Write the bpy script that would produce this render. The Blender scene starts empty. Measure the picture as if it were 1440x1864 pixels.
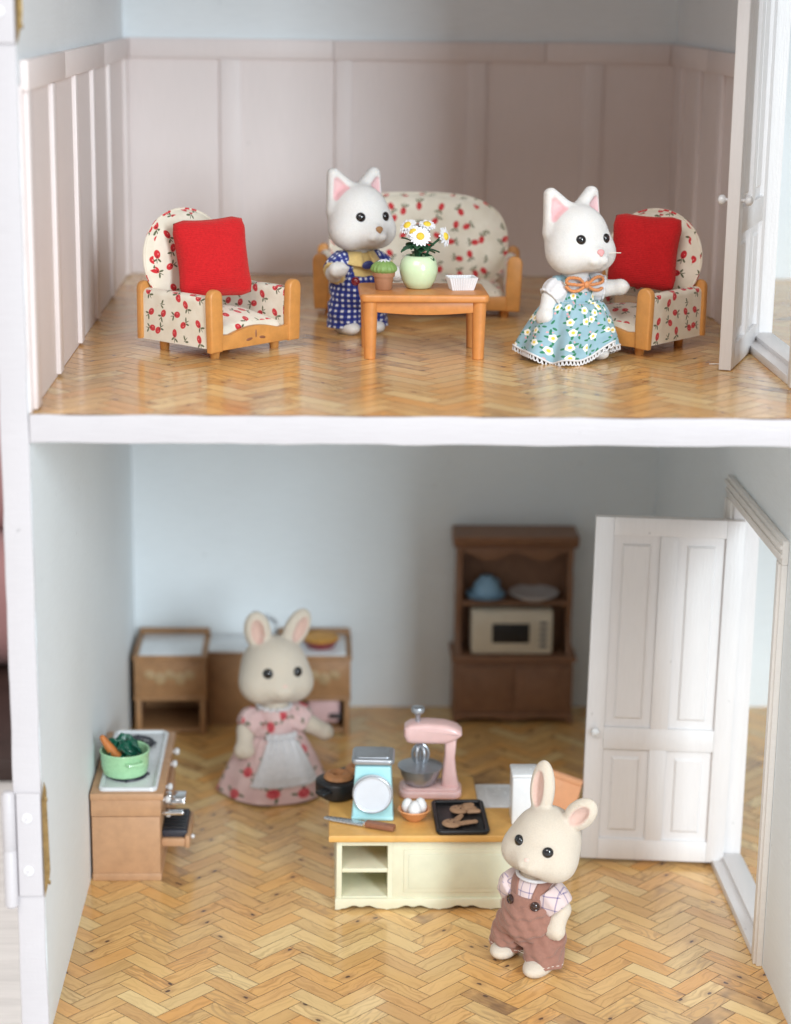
import bpy, bmesh, math, random
import numpy as np
from mathutils import Vector, Matrix, Euler

# ------------------------------------------------------------------ camera, light, exposure
S = 0.01                      # everything below is written in centimetres
sc = bpy.context.scene
R = math.radians
cam_d = bpy.data.cameras.new('camera'); cam = bpy.data.objects.new('camera', cam_d)
sc.collection.objects.link(cam); sc.camera = cam
PITCH, YAW, ROLL = 0.2533, 0.0379, 0.0138
fw = Vector((math.sin(YAW) * math.cos(PITCH), math.cos(YAW) * math.cos(PITCH), -math.sin(PITCH)))
rt = Vector((math.cos(YAW), -math.sin(YAW), 0)); up = rt.cross(fw)
r2 = rt * math.cos(ROLL) + up * math.sin(ROLL); u2 = up * math.cos(ROLL) - rt * math.sin(ROLL)
m = Matrix((r2, u2, -fw)).transposed().to_4x4()
m.translation = Vector((12.4997, -82.0225, 17.117)) * S
cam.matrix_world = m
cam_d.sensor_fit = 'HORIZONTAL'; cam_d.sensor_width = 36; cam_d.lens = 91.25
cam_d.clip_start = 0.02; cam_d.clip_end = 20
cam_d.dof.use_dof = True; cam_d.dof.focus_distance = 0.965; cam_d.dof.aperture_fstop = 7.2
cam_d.dof.aperture_blades = 8

world = bpy.data.worlds.new('World'); sc.world = world; world.use_nodes = True
bg = world.node_tree.nodes['Background']
bg.inputs[0].default_value = (1.0, 0.955, 0.925, 1); bg.inputs[1].default_value = 0.55

def area_lamp(name, loc, target, sx, sy, watts, col):
    d = bpy.data.lights.new(name, 'AREA'); d.shape = 'RECTANGLE'; d.size = sx * S; d.size_y = sy * S
    d.energy = watts; d.color = col
    o = bpy.data.objects.new(name, d); sc.collection.objects.link(o)
    o.location = Vector(loc) * S
    o.rotation_euler = (Vector(target) - Vector(loc)).to_track_quat('-Z', 'Y').to_euler()
    return o
# the window of the real room, in front of the doll's house and to its right
area_lamp('window_light', (158, -290, 84), (16, 15, -8), 66, 140, 98, (0.82, 0.93, 1.0))
# added fill lamp, high at front left, brightening floors, counter and right walls
area_lamp('fill_light', (-70, -230, 215), (18, 10, -12), 200, 140, 56, (1.0, 0.98, 0.96))

sc.view_settings.view_transform = 'Standard'; sc.view_settings.look = 'None'
sc.view_settings.exposure = 0.04; sc.view_settings.gamma = 1.0
sc.view_settings.use_curve_mapping = False
sc.render.engine = 'CYCLES'
sc.cycles.max_bounces = 10; sc.cycles.diffuse_bounces = 6; sc.cycles.glossy_bounces = 4
sc.cycles.use_denoising = True
sc.cycles.sample_clamp_indirect = 6

C = sc.collection
rnd = random.Random(7)
HL = 28.596                                    # lower floor is this far below the upper one
XL, XR, YB = 0.34, 34.04, 43.12                # room walls

# ------------------------------------------------------------------ node helpers and materials
class NT:
    def __init__(s, name):
        s.mat = bpy.data.materials.new(name); s.mat.use_nodes = True
        s.t = s.mat.node_tree; s.p = s.t.nodes['Principled BSDF']
    def n(s, typ, **kw):
        nd = s.t.nodes.new(typ)
        for k, v in kw.items(): setattr(nd, k, v)
        return nd
    def put(s, sock, v):
        if isinstance(v, bpy.types.NodeSocket): s.t.links.new(v, sock)
        elif v is not None:
            if isinstance(v, (tuple, list)) and len(v) == 3 and sock.type == 'RGBA': v = (*v, 1)
            sock.default_value = v
    def m(s, op, a, b=None, c=None, clamp=False):
        nd = s.n('ShaderNodeMath', operation=op, use_clamp=clamp)
        s.put(nd.inputs[0], a)
        if b is not None: s.put(nd.inputs[1], b)
        if c is not None: s.put(nd.inputs[2], c)
        return nd.outputs[0]
    def vm(s, op, a, b=None, scale=None):
        nd = s.n('ShaderNodeVectorMath', operation=op)
        s.put(nd.inputs[0], a)
        if b is not None: s.put(nd.inputs[1], b)
        if scale is not None: s.put(nd.inputs['Scale'], scale)
        return nd.outputs['Value'] if op in ('LENGTH', 'DOT_PRODUCT', 'DISTANCE') else nd.outputs[0]
    def xyz(s, v):
        nd = s.n('ShaderNodeSeparateXYZ'); s.put(nd.inputs[0], v); return nd.outputs
    def comb(s, x, y, z=0.0):
        nd = s.n('ShaderNodeCombineXYZ'); s.put(nd.inputs[0], x); s.put(nd.inputs[1], y); s.put(nd.inputs[2], z); return nd.outputs[0]
    def mix(s, f, a, b):
        nd = s.n('ShaderNodeMix', data_type='RGBA'); s.put(nd.inputs[0], f); s.put(nd.inputs[6], a); s.put(nd.inputs[7], b); return nd.outputs[2]
    def noise(s, v, scale, detail=3, rough=0.5, color=False):
        nd = s.n('ShaderNodeTexNoise'); s.put(nd.inputs['Vector'], v); nd.inputs['Scale'].default_value = scale
        nd.inputs['Detail'].default_value = detail; nd.inputs['Roughness'].default_value = rough
        return nd.outputs[1 if color else 0]
    def step(s, v, a, b):          # smooth ramp: 0 below a, 1 above b (a > b turns it round)
        nd = s.n('ShaderNodeMapRange', interpolation_type='SMOOTHSTEP')
        s.put(nd.inputs[0], v)
        if a <= b: nd.inputs[1].default_value, nd.inputs[2].default_value = a, b
        else:
            nd.inputs[1].default_value, nd.inputs[2].default_value = b, a
            nd.inputs[3].default_value, nd.inputs[4].default_value = 1, 0
        return nd.outputs[0]
    def ramp(s, f, stops):
        nd = s.n('ShaderNodeValToRGB'); s.put(nd.inputs[0], f); el = nd.color_ramp.elements
        while len(el) < len(stops): el.new(0.5)
        for e, (p, c) in zip(el, stops): e.position = p; e.color = (*c, 1)
        return nd.outputs[0]
    def obj(s): return s.vm('SCALE', s.n('ShaderNodeTexCoord').outputs['Object'], scale=100.0)   # in cm
    def uv(s): return s.n('ShaderNodeTexCoord').outputs['UV']
    def bump(s, h, strength=0.3, dist=0.0005):
        nd = s.n('ShaderNodeBump'); s.put(nd.inputs['Height'], h); nd.inputs['Strength'].default_value = strength
        nd.inputs['Distance'].default_value = dist; s.put(s.p.inputs['Normal'], nd.outputs[0])
    def set(s, **kw):
        for k, v in kw.items(): s.put(s.p.inputs[k.replace('_', ' ')], v)
        return s.mat

def plain(name, col, rough=0.45, var=0.06, scale=1.5, bump=0.0, bscale=12, metallic=0.0, coat=0.0, sss=0.0, sheen=0.0, edge=None):
    t = NT(name); o = t.obj()
    f = t.noise(o, scale, 4, 0.6)
    d = tuple(max(0, c * (1 - var * 1.6)) for c in col); l = tuple(min(1, c * (1 + var)) for c in col)
    t.set(Base_Color=t.ramp(f, [(0.3, d), (0.7, l)]), Metallic=metallic, Coat_Weight=coat, Sheen_Weight=sheen)
    t.set(Roughness=t.m('ADD', t.m('MULTIPLY', t.noise(o, scale * 3, 3), 0.16), rough - 0.08))
    if sss:
        t.set(Subsurface_Weight=sss, Subsurface_Radius=(0.004, 0.002, 0.0012), Subsurface_Scale=0.6)
    if bump: t.bump(t.noise(o, bscale, 4, 0.6), bump, 0.0004)
    return t.mat

def brushed_paint(name, col, rough=0.5, dirt=None, streak=(0.25, 0.25, 3.0)):
    # hand-brushed paint: faint strokes, slight tone drift, the odd speck
    t = NT(name); o = t.obj()
    big = t.noise(o, 0.09, 3, 0.5); fine = t.noise(t.vm('MULTIPLY', o, streak), 3.0, 4, 0.6)
    d = tuple(c * 0.94 for c in col); l = tuple(min(1, c * 1.04) for c in col)
    base = t.ramp(t.m('ADD', t.m('MULTIPLY', big, 0.6), t.m('MULTIPLY', fine, 0.4)), [(0.3, d), (0.7, l)])
    speck = t.step(t.noise(o, 1.7, 2, 0.5), 0.765, 0.79)
    t.set(Base_Color=t.mix(t.m('MULTIPLY', speck, 0.35), base, dirt or tuple(c * 0.45 for c in col)))
    t.set(Roughness=t.m('ADD', t.m('MULTIPLY', fine, 0.2), rough - 0.1))
    t.bump(t.m('ADD', fine, t.m('MULTIPLY', t.noise(o, 9, 3), 0.4)), 0.38, 0.0005)
    return t.mat

def flock(name, col, tintcol):
    t = NT(name); o = t.obj()
    at = t.n('ShaderNodeAttribute', attribute_name='tint').outputs['Fac']
    f = t.noise(o, 16, 3, 0.7)
    base = t.ramp(f, [(0.3, tuple(c * 0.93 for c in col)), (0.7, tuple(min(1, c * 1.05) for c in col))])
    t.set(Base_Color=t.mix(at, base, tintcol), Roughness=0.95, Sheen_Weight=0.25, Sheen_Roughness=0.6, Specular_IOR_Level=0.15)
    t.set(Subsurface_Weight=0.30, Subsurface_Radius=(0.005, 0.004, 0.003), Subsurface_Scale=0.5)
    t.bump(t.m('ADD', t.noise(o, 22, 3, 0.7), t.m('MULTIPLY', t.noise(o, 60, 2, 0.7), 0.6)), 0.35, 0.0005)
    return t.mat

def weave(t, uv, scale=26, strength=0.25, extra=None):
    x, y, _ = t.xyz(uv)
    w = t.m('ADD', t.m('SINE', t.m('MULTIPLY', x, scale * 6.28)), t.m('SINE', t.m('MULTIPLY', y, scale * 6.28)))
    h = t.m('ADD', t.m('MULTIPLY', w, 0.25), t.noise(uv, 9, 3))
    t.bump(t.m('ADD', t.m('MULTIPLY', h, 0.2), t.m('MULTIPLY', t.noise(uv, 1.6, 4, 0.55), 1.1)), strength * 1.6, 0.0013)

def motif(t, uv, cell, rand=0.75):
    # centre-relative, randomly turned coordinates inside each print motif
    v = t.vm('SCALE', uv, scale=1.0 / cell)
    vo = t.n('ShaderNodeTexVoronoi', voronoi_dimensions='2D'); t.put(vo.inputs['Vector'], v)
    vo.inputs['Scale'].default_value = 1.0; vo.inputs['Randomness'].default_value = rand
    l = t.vm('SUBTRACT', v, vo.outputs['Position']); lx, ly, _ = t.xyz(l)
    cr = t.n('ShaderNodeSeparateColor'); t.put(cr.inputs[0], vo.outputs['Color'])
    a = t.m('MULTIPLY', cr.outputs[0], 6.283); c, s_ = t.m('COSINE', a), t.m('SINE', a)
    x = t.m('SUBTRACT', t.m('MULTIPLY', lx, c), t.m('MULTIPLY', ly, s_))
    y = t.m('ADD', t.m('MULTIPLY', lx, s_), t.m('MULTIPLY', ly, c))
    return x, y, cr.outputs[1], cr.outputs[2]

def ellmask(t, x, y, cx, cy, rx, ry, ang=0.0, soft=0.12):
    c, s_ = math.cos(ang), math.sin(ang)
    dx, dy = t.m('SUBTRACT', x, cx), t.m('SUBTRACT', y, cy)
    u = t.m('DIVIDE', t.m('ADD', t.m('MULTIPLY', dx, c), t.m('MULTIPLY', dy, s_)), rx)
    v = t.m('DIVIDE', t.m('SUBTRACT', t.m('MULTIPLY', dy, c), t.m('MULTIPLY', dx, s_)), ry)
    d = t.m('SQRT', t.m('ADD', t.m('MULTIPLY', u, u), t.m('MULTIPLY', v, v)))
    return t.step(d, 1 + soft, 1 - soft)

def fabric_berry():
    t = NT('berry_print_cotton'); uv = t.uv()
    x, y, r1, r2_ = motif(t, uv, 0.88, 0.66)
    base = t.ramp(t.noise(uv, 1.2, 3), [(0.3, (0.74, 0.67, 0.54)), (0.7, (0.83, 0.77, 0.65))])
    leaf = t.m('MAXIMUM', ellmask(t, x, y, 0.15, 0.27, 0.14, 0.055, 0.6), ellmask(t, x, y, -0.12, 0.22, 0.13, 0.055, 2.4))
    leaf = t.m('MAXIMUM', leaf, ellmask(t, x, y, 0.02, 0.25, 0.024, 0.20, 0.1))
    col = t.mix(leaf, base, (0.10, 0.115, 0.05))
    berry = ellmask(t, x, y, 0, -0.10, 0.175, 0.235)
    berry = t.m('MULTIPLY', berry, t.step(r1, 0.13, 0.15))
    col = t.mix(berry, col, (0.60, 0.018, 0.028))
    col = t.mix(t.m('MULTIPLY', ellmask(t, x, y, 0.0, 0.05, 0.05, 0.035), berry), col, (0.10, 0.01, 0.01))
    col = t.mix(t.m('MULTIPLY', ellmask(t, x, y, -0.05, -0.12, 0.025, 0.05), 0.6), col, (0.85, 0.45, 0.42))
    t.set(Base_Color=col, Roughness=0.9, Sheen_Weight=0.2); weave(t, uv)
    return t.mat

def fabric_daisy():
    t = NT('daisy_print_cotton'); uv = t.uv()
    x, y, r1, r2_ = motif(t, uv, 0.66, 0.75)
    base = t.ramp(t.noise(uv, 1.5, 3), [(0.3, (0.24, 0.39, 0.46)), (0.7, (0.31, 0.48, 0.55))])
    leaf = None
    for cx, cy, a in ((0.27, 0.16, 0.5), (-0.22, 0.26, 2.1), (-0.16, -0.31, 1.0), (0.3, -0.12, -0.6)):
        k = ellmask(t, x, y, cx * 1.1, cy * 1.1, 0.18, 0.08, a); leaf = k if leaf is None else t.m('MAXIMUM', leaf, k)
    col = t.mix(leaf, base, (0.03, 0.20, 0.10))
    col = t.mix(ellmask(t, x, y, 0.33, -0.33, 0.09, 0.08), col, (0.75, 0.36, 0.36))
    ang = t.m('ARCTAN2', y, x); rr = t.m('SQRT', t.m('ADD', t.m('MULTIPLY', x, x), t.m('MULTIPLY', y, y)))
    edge = t.m('SUBTRACT', rr, t.m('MULTIPLY', t.m('COSINE', t.m('MULTIPLY', ang, 5.0)), 0.022))
    fl = t.m('MULTIPLY', t.step(edge, 0.30, 0.25), t.step(r1, 0.15, 0.17))
    col = t.mix(fl, col, (0.86, 0.85, 0.76))
    col = t.mix(t.m('MULTIPLY', t.step(rr, 0.15, 0.09), fl), col, (0.80, 0.58, 0.08))
    t.set(Base_Color=col, Roughness=0.9, Sheen_Weight=0.2); weave(t, uv)
    return t.mat

def fabric_rose():
    t = NT('rose_print_cotton'); uv = t.uv()
    x, y, r1, r2_ = motif(t, uv, 1.3, 0.8)
    base = t.ramp(t.noise(uv, 1.0, 3), [(0.3, (0.66, 0.44, 0.43)), (0.7, (0.76, 0.56, 0.54))])
    leaf = None
    for cx, cy, a in ((0.25, 0.18, 0.6), (-0.2, 0.27, 2.0), (0.05, -0.34, 1.2)):
        k = ellmask(t, x, y, cx, cy, 0.14, 0.06, a); leaf = k if leaf is None else t.m('MAXIMUM', leaf, k)
    col = t.mix(leaf, base, (0.09, 0.12, 0.06))
    ro = t.m('MULTIPLY', ellmask(t, x, y, 0, 0, 0.25, 0.23), t.step(r1, 0.1, 0.12))
    swirl = t.noise(t.comb(x, y, r2_), 9, 2)
    col = t.mix(ro, col, t.ramp(swirl, [(0.35, (0.42, 0.02, 0.045)), (0.65, (0.70, 0.13, 0.14))]))
    t.set(Base_Color=col, Roughness=0.9, Sheen_Weight=0.2); weave(t, uv)
    return t.mat

def fabric_check(name, a, b, c, pitch, duty, swap=False):
    # woven check: colour a where both threads are a, b where they cross, c on the light squares
    t = NT(name); uv = t.uv(); x, y, _ = t.xyz(uv)
    fx = t.step(t.m('PINGPONG', t.m('DIVIDE', x, pitch / 2), 1.0), duty - 0.05, duty + 0.05)
    fy = t.step(t.m('PINGPONG', t.m('DIVIDE', y, pitch / 2), 1.0), duty - 0.05, duty + 0.05)
    s_ = t.m('ADD', fx, fy)
    col = t.mix(t.step(s_, 0.0, 1.0), a, b); col = t.mix(t.step(s_, 1.0, 2.0), col, c)
    t.set(Base_Color=col, Roughness=0.9, Sheen_Weight=0.25); weave(t, uv)
    return t.mat

def fabric_plain(name, col, rough=0.92, scale=30, fuzz=0.3, bumps=0.3):
    t = NT(name); uv = t.uv(); o = t.obj()
    f = t.noise(o, 5, 4, 0.7)
    t.set(Base_Color=t.ramp(f, [(0.3, tuple(c * 0.88 for c in col)), (0.7, tuple(min(1, c * 1.06) for c in col))]), Roughness=rough, Sheen_Weight=fuzz)
    weave(t, uv, scale, bumps)
    return t.mat

def red_wool():
    t = NT('red_knit'); uv = t.uv(); o = t.obj(); x, y, _ = t.xyz(uv)
    f = t.noise(o, 9, 4, 0.8)
    t.set(Base_Color=t.ramp(f, [(0.3, (0.50, 0.004, 0.008)), (0.7, (0.68, 0.012, 0.016))]), Roughness=0.95, Sheen_Weight=0.45, Sheen_Roughness=0.4)
    t.put(t.p.inputs['Sheen Tint'], (1, 0.25, 0.2, 1))
    h = t.m('MULTIPLY', t.m('ABSOLUTE', t.m('SINE', t.m('MULTIPLY', y, 34))), 0.6)
    t.bump(t.m('ADD', t.m('MULTIPLY', t.noise(o, 0.9, 3, 0.5), 3.0), t.m('ADD', h, t.noise(o, 24, 3, 0.8))), 0.55, 0.0007)
    return t.mat

def plank_mat():
    t = NT('printed_herringbone_plank'); uv = t.uv()
    ob = t.n('ShaderNodeObjectInfo').outputs['Random']; isl = t.n('ShaderNodeNewGeometry').outputs['Random Per Island']
    r = t.m('FRACT', t.m('ADD', t.m('MULTIPLY', ob, 7.13), t.m('MULTIPLY', isl, 3.7)))
    r_b = t.m('FRACT', t.m('MULTIPLY', r, 17.3)); r_c = t.m('FRACT', t.m('MULTIPLY', r, 91.7))
    x, y, _ = t.xyz(uv)
    p = t.comb(t.m('ADD', x, t.m('MULTIPLY', r, 60)), t.m('ADD', y, t.m('MULTIPLY', r_b, 40)), r_c)
    warp = t.noise(p, 0.9, 2)
    g = t.noise(t.vm('MULTIPLY', t.vm('ADD', p, t.comb(0.0, t.m('MULTIPLY', warp, 0.9), 0.0)), (0.30, 4.2, 1.0)), 1.5, 4, 0.55)
    tone = t.ramp(r, [(0.0, (0.66, 0.385, 0.145)), (0.2, (0.79, 0.50, 0.20)), (0.38, (0.75, 0.39, 0.125)), (0.55, (0.84, 0.61, 0.29)), (0.72, (0.70, 0.45, 0.19)), (0.86, (0.77, 0.42, 0.14)), (1.0, (0.62, 0.375, 0.16))])
    dark = t.vm('MULTIPLY', tone, (0.60, 0.52, 0.46))
    gd = t.step(g, 0.42, 0.72)
    col = t.mix(t.m('MULTIPLY', gd, t.m('ADD', t.m('MULTIPLY', r_c, 0.55), 0.25)), tone, dark)
    # swirled figure on some planks
    ringd = t.noise(t.vm('MULTIPLY', p, (0.45, 1.7, 1)), 0.8, 0)
    ring = t.step(t.m('SINE', t.m('MULTIPLY', ringd, 48)), 0.0, 1.0)
    col = t.mix(t.m('MULTIPLY', t.m('MULTIPLY', ring, t.step(r_b, 0.72, 0.76)), 0.32), col, (0.30, 0.18, 0.10))
    # knots
    vo = t.n('ShaderNodeTexVoronoi', voronoi_dimensions='2D'); t.put(vo.inputs['Vector'], t.vm('MULTIPLY', p, (0.62, 1.15, 1))); vo.inputs['Scale'].default_value = 0.5
    kd = t.m('ADD', vo.outputs['Distance'], t.m('MULTIPLY', t.noise(p, 7, 2), 0.06))
    pick = t.step(r_c, 0.60, 0.62)
    col = t.mix(t.m('MULTIPLY', t.m('MULTIPLY', t.step(kd, 0.24, 0.05), pick), 0.45), col, (0.33, 0.16, 0.07))
    col = t.mix(t.m('MULTIPLY', t.step(kd, 0.085, 0.06), pick), col, (0.085, 0.045, 0.03))
    # a few smoky planks
    col = t.mix(t.m('MULTIPLY', t.step(r, 0.975, 0.98), t.m('MULTIPLY', t.step(t.noise(p, 0.7, 2), 0.4, 0.65), 0.6)), col, (0.12, 0.07, 0.05))
    t.set(Base_Color=col, Roughness=t.m('ADD', 0.17, t.m('MULTIPLY', t.noise(t.obj(), 1.3, 3), 0.12)), Coat_Weight=0.25, Coat_Roughness=0.12)
    t.bump(t.noise(t.obj(), 1.1, 3), 0.12, 0.0006)
    return t.mat

def lawn_oak(name, col):
    t = NT(name); o = t.obj()
    g = t.noise(t.vm('MULTIPLY', o, (0.25, 2.2, 1)), 0.6, 4, 0.6)
    t.set(Base_Color=t.ramp(g, [(0.35, tuple(c * 0.86 for c in col)), (0.65, col)]), Roughness=0.5)
    return t.mat

M = dict(
    white=brushed_paint('white_gloss_paint', (0.55, 0.525, 0.54), 0.42),
    door=brushed_paint('white_door_paint', (0.73, 0.715, 0.715), 0.38, streak=(3, 3, 0.25)),
    cream_trim=brushed_paint('off_white_trim_paint', (0.78, 0.755, 0.72), 0.4),
    blue=brushed_paint('pale_blue_wall_paint', (0.79, 0.835, 0.86), 0.62, streak=(0.3, 0.3, 2.5)),
    pink=brushed_paint('dusty_pink_paint', (0.79, 0.71, 0.69), 0.5, streak=(3, 3, 0.2)),
    joint=plain('dark_floor_joint', (0.13, 0.075, 0.042), 0.7),
    plank=plank_mat(),
    toywood=plain('honey_moulded_wood', (0.60, 0.275, 0.075), 0.42, 0.07, 2.2, 0.05, 20, sss=0.08),
    tabwood=plain('amber_moulded_wood', (0.58, 0.235, 0.065), 0.40, 0.07, 2.2, 0.05, 20, sss=0.08),
    counter=plain('ochre_counter_top', (0.68, 0.38, 0.11), 0.36, 0.08, 1.2, 0.05, 14),
    tan=plain('tan_moulded_wood', (0.50, 0.285, 0.155), 0.5, 0.07, 1.6, 0.08, 16),
    oak=plain('brown_moulded_wood', (0.36, 0.19, 0.085), 0.5, 0.1, 1.4, 0.08, 12),
    walnut=plain('dark_walnut_moulded_wood', (0.25, 0.125, 0.07), 0.5, 0.1, 1.4, 0.08, 12),
    cream=plain('cream_moulded_plastic', (0.71, 0.69, 0.52), 0.42, 0.03, 1.4, 0.03, 14, sss=0.12),
    berry=fabric_berry(), daisy=fabric_daisy(), rose=fabric_rose(), red=red_wool(),
    gingham=fabric_check('blue_gingham', (0.008, 0.016, 0.17), (0.03, 0.05, 0.26), (0.70, 0.72, 0.80), 0.28, 0.58),
    plaid=fabric_check('pale_pink_plaid', (0.68, 0.55, 0.54), (0.36, 0.29, 0.38), (0.12, 0.11, 0.24), 0.62, 0.90),
    brown_cloth=fabric_plain('rosy_brown_cloth', (0.33, 0.158, 0.115)),
    yellow_cloth=fabric_plain('mustard_cloth', (0.76, 0.56, 0.22)),
    white_cloth=fabric_plain('white_cotton', (0.73, 0.72, 0.74)),
    lace=fabric_plain('white_lace', (0.74, 0.73, 0.74)),
    navy=plain('navy_satin', (0.015, 0.025, 0.14), 0.4, 0.1, sheen=0.3),
    cord=plain('orange_gold_cord', (0.62, 0.23, 0.07), 0.38, 0.15, 8, sheen=0.4),
    flock_white=flock('white_flock', (0.72, 0.70, 0.675), (0.78, 0.40, 0.42)),
    flock_cream=flock('cream_flock', (0.655, 0.575, 0.475), (0.70, 0.38, 0.33)),
    eye=plain('black_bead', (0.006, 0.006, 0.008), 0.09, 0, coat=0.6),
    nose_pink=plain('pink_nose', (0.76, 0.36, 0.36), 0.8), nose_brown=plain('brown_nose', (0.36, 0.18, 0.07), 0.7),
    nose_cream=plain('pale_nose', (0.78, 0.58, 0.50), 0.85),
    thread=plain('off_white_thread', (0.78, 0.72, 0.64), 0.6),
    button_red=plain('dark_red_button', (0.20, 0.012, 0.02), 0.18, coat=0.5), button_brown=plain('dark_brown_button', (0.035, 0.014, 0.012), 0.12, coat=0.6),
    vase=plain('pale_green_glaze', (0.60, 0.74, 0.48), 0.22, 0.02, coat=0.4, sss=0.1),
    terracotta=plain('terracotta_plastic', (0.36, 0.17, 0.09), 0.6, 0.06, 3, 0.1, 20),
    cactus=plain('cactus_green', (0.20, 0.32, 0.09), 0.55, 0.12, 3),
    leaf=plain('dark_leaf_green', (0.018, 0.085, 0.035), 0.45, 0.2, 3), petal=plain('white_petal', (0.75, 0.75, 0.77), 0.6, 0.03),
    daisy_eye=plain('yellow_daisy_centre', (0.80, 0.56, 0.05), 0.7, 0.12, 8, 0.4, 30),
    paper=plain('white_paper_case', (0.70, 0.70, 0.715), 0.6, 0.03),
    silver=plain('silver_plastic', (0.42, 0.45, 0.49), 0.34, 0.06, 2, metallic=0.75), chrome=plain('chrome', (0.72, 0.73, 0.75), 0.16, 0.04, metallic=1.0),
    brass=plain('aged_brass', (0.36, 0.24, 0.10), 0.34, 0.2, 3, 0.1, 12, metallic=0.85),
    mixer=plain('pale_pink_plastic', (0.74, 0.49, 0.47), 0.32, 0.03, coat=0.2, sss=0.1),
    aqua=plain('aqua_plastic', (0.37, 0.66, 0.70), 0.32, 0.04, coat=0.2), dial=plain('pale_dial', (0.60, 0.635, 0.69), 0.4, 0.02),
    black=plain('black_moulded_plastic', (0.012, 0.012, 0.014), 0.4, 0.2, 4), char=plain('charcoal', (0.03, 0.032, 0.045), 0.5, 0.2, 3),
    donut=plain('baked_ring', (0.42, 0.19, 0.075), 0.6, 0.12, 5, 0.2, 18), cookie=plain('baked_biscuit', (0.40, 0.235, 0.135), 0.55, 0.12, 4, 0.2, 18),
    cookie_dark=plain('biscuit_print', (0.06, 0.025, 0.012), 0.6), bowl=plain('terracotta_orange_bowl', (0.64, 0.28, 0.11), 0.45, 0.06, 2),
    egg=plain('egg_white', (0.74, 0.73, 0.73), 0.45, 0.02), handle=plain('brown_knife_handle', (0.26, 0.105, 0.055), 0.5, 0.08, 4),
    blade=plain('silver_blade', (0.55, 0.57, 0.60), 0.28, 0.06, 3, metallic=0.7),
    enamel=plain('white_enamel', (0.70, 0.715, 0.73), 0.25, 0.02, coat=0.3), pot=plain('mint_enamel', (0.38, 0.66, 0.38), 0.28, 0.04, coat=0.3),
    carrot=plain('carrot', (0.52, 0.17, 0.04), 0.5, 0.12, 5), pepper=plain('bottle_green_vegetable', (0.008, 0.10, 0.06), 0.3, 0.2, 3, coat=0.2), tomato=plain('tomato', (0.45, 0.06, 0.03), 0.4),
    cup=plain('sky_blue_china', (0.26, 0.45, 0.63), 0.3, 0.05), plate=plain('grey_white_china', (0.56, 0.53, 0.53), 0.35, 0.04),
    oven_white=plain('ivory_plastic', (0.70, 0.63, 0.51), 0.4, 0.03), grey_button=plain('grey_button', (0.16, 0.16, 0.17), 0.5),
    pie_dish=plain('dark_red_dish', (0.24, 0.03, 0.035), 0.35), pie=plain('golden_pie', (0.62, 0.30, 0.04), 0.5, 0.2, 3, 0.2, 10),
    carving=plain('pale_carving', (0.40, 0.27, 0.14), 0.6), toaster=plain('pink_toaster', (0.72, 0.48, 0.48), 0.4),
    peach=plain('peach_plastic', (0.76, 0.38, 0.20), 0.38, 0.04, coat=0.2), screw=plain('painted_screw', (0.72, 0.71, 0.72), 0.35, 0.05),
    table=lawn_oak('pale_limed_wood', (0.94, 0.90, 0.87)), velvet=fabric_plain('dusty_rose_velvet', (0.50, 0.26, 0.26)), darkwood=plain('dark_brown_wood', (0.055, 0.03, 0.025), 0.5, 0.2, 0.4),
)
def fibre_mat(name, col, tintcol):
    t = NT(name); at = t.n('ShaderNodeAttribute', attribute_name='tint').outputs['Fac']
    t.set(Base_Color=t.mix(at, col, tintcol), Roughness=1.0, Specular_IOR_Level=0.05, Sheen_Weight=0.2)
    return t.mat
M['flock_white_fibre'] = fibre_mat('white_flock_fibre', (0.73, 0.71, 0.685), (0.78, 0.40, 0.42))
M['flock_cream_fibre'] = fibre_mat('cream_flock_fibre', (0.665, 0.585, 0.485), (0.70, 0.38, 0.33))

# ------------------------------------------------------------------ mesh helpers
def frame_rot(ax):
    return Euler((R(ax[0]), R(ax[1]), R(ax[2]))).to_matrix().to_4x4()

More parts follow.
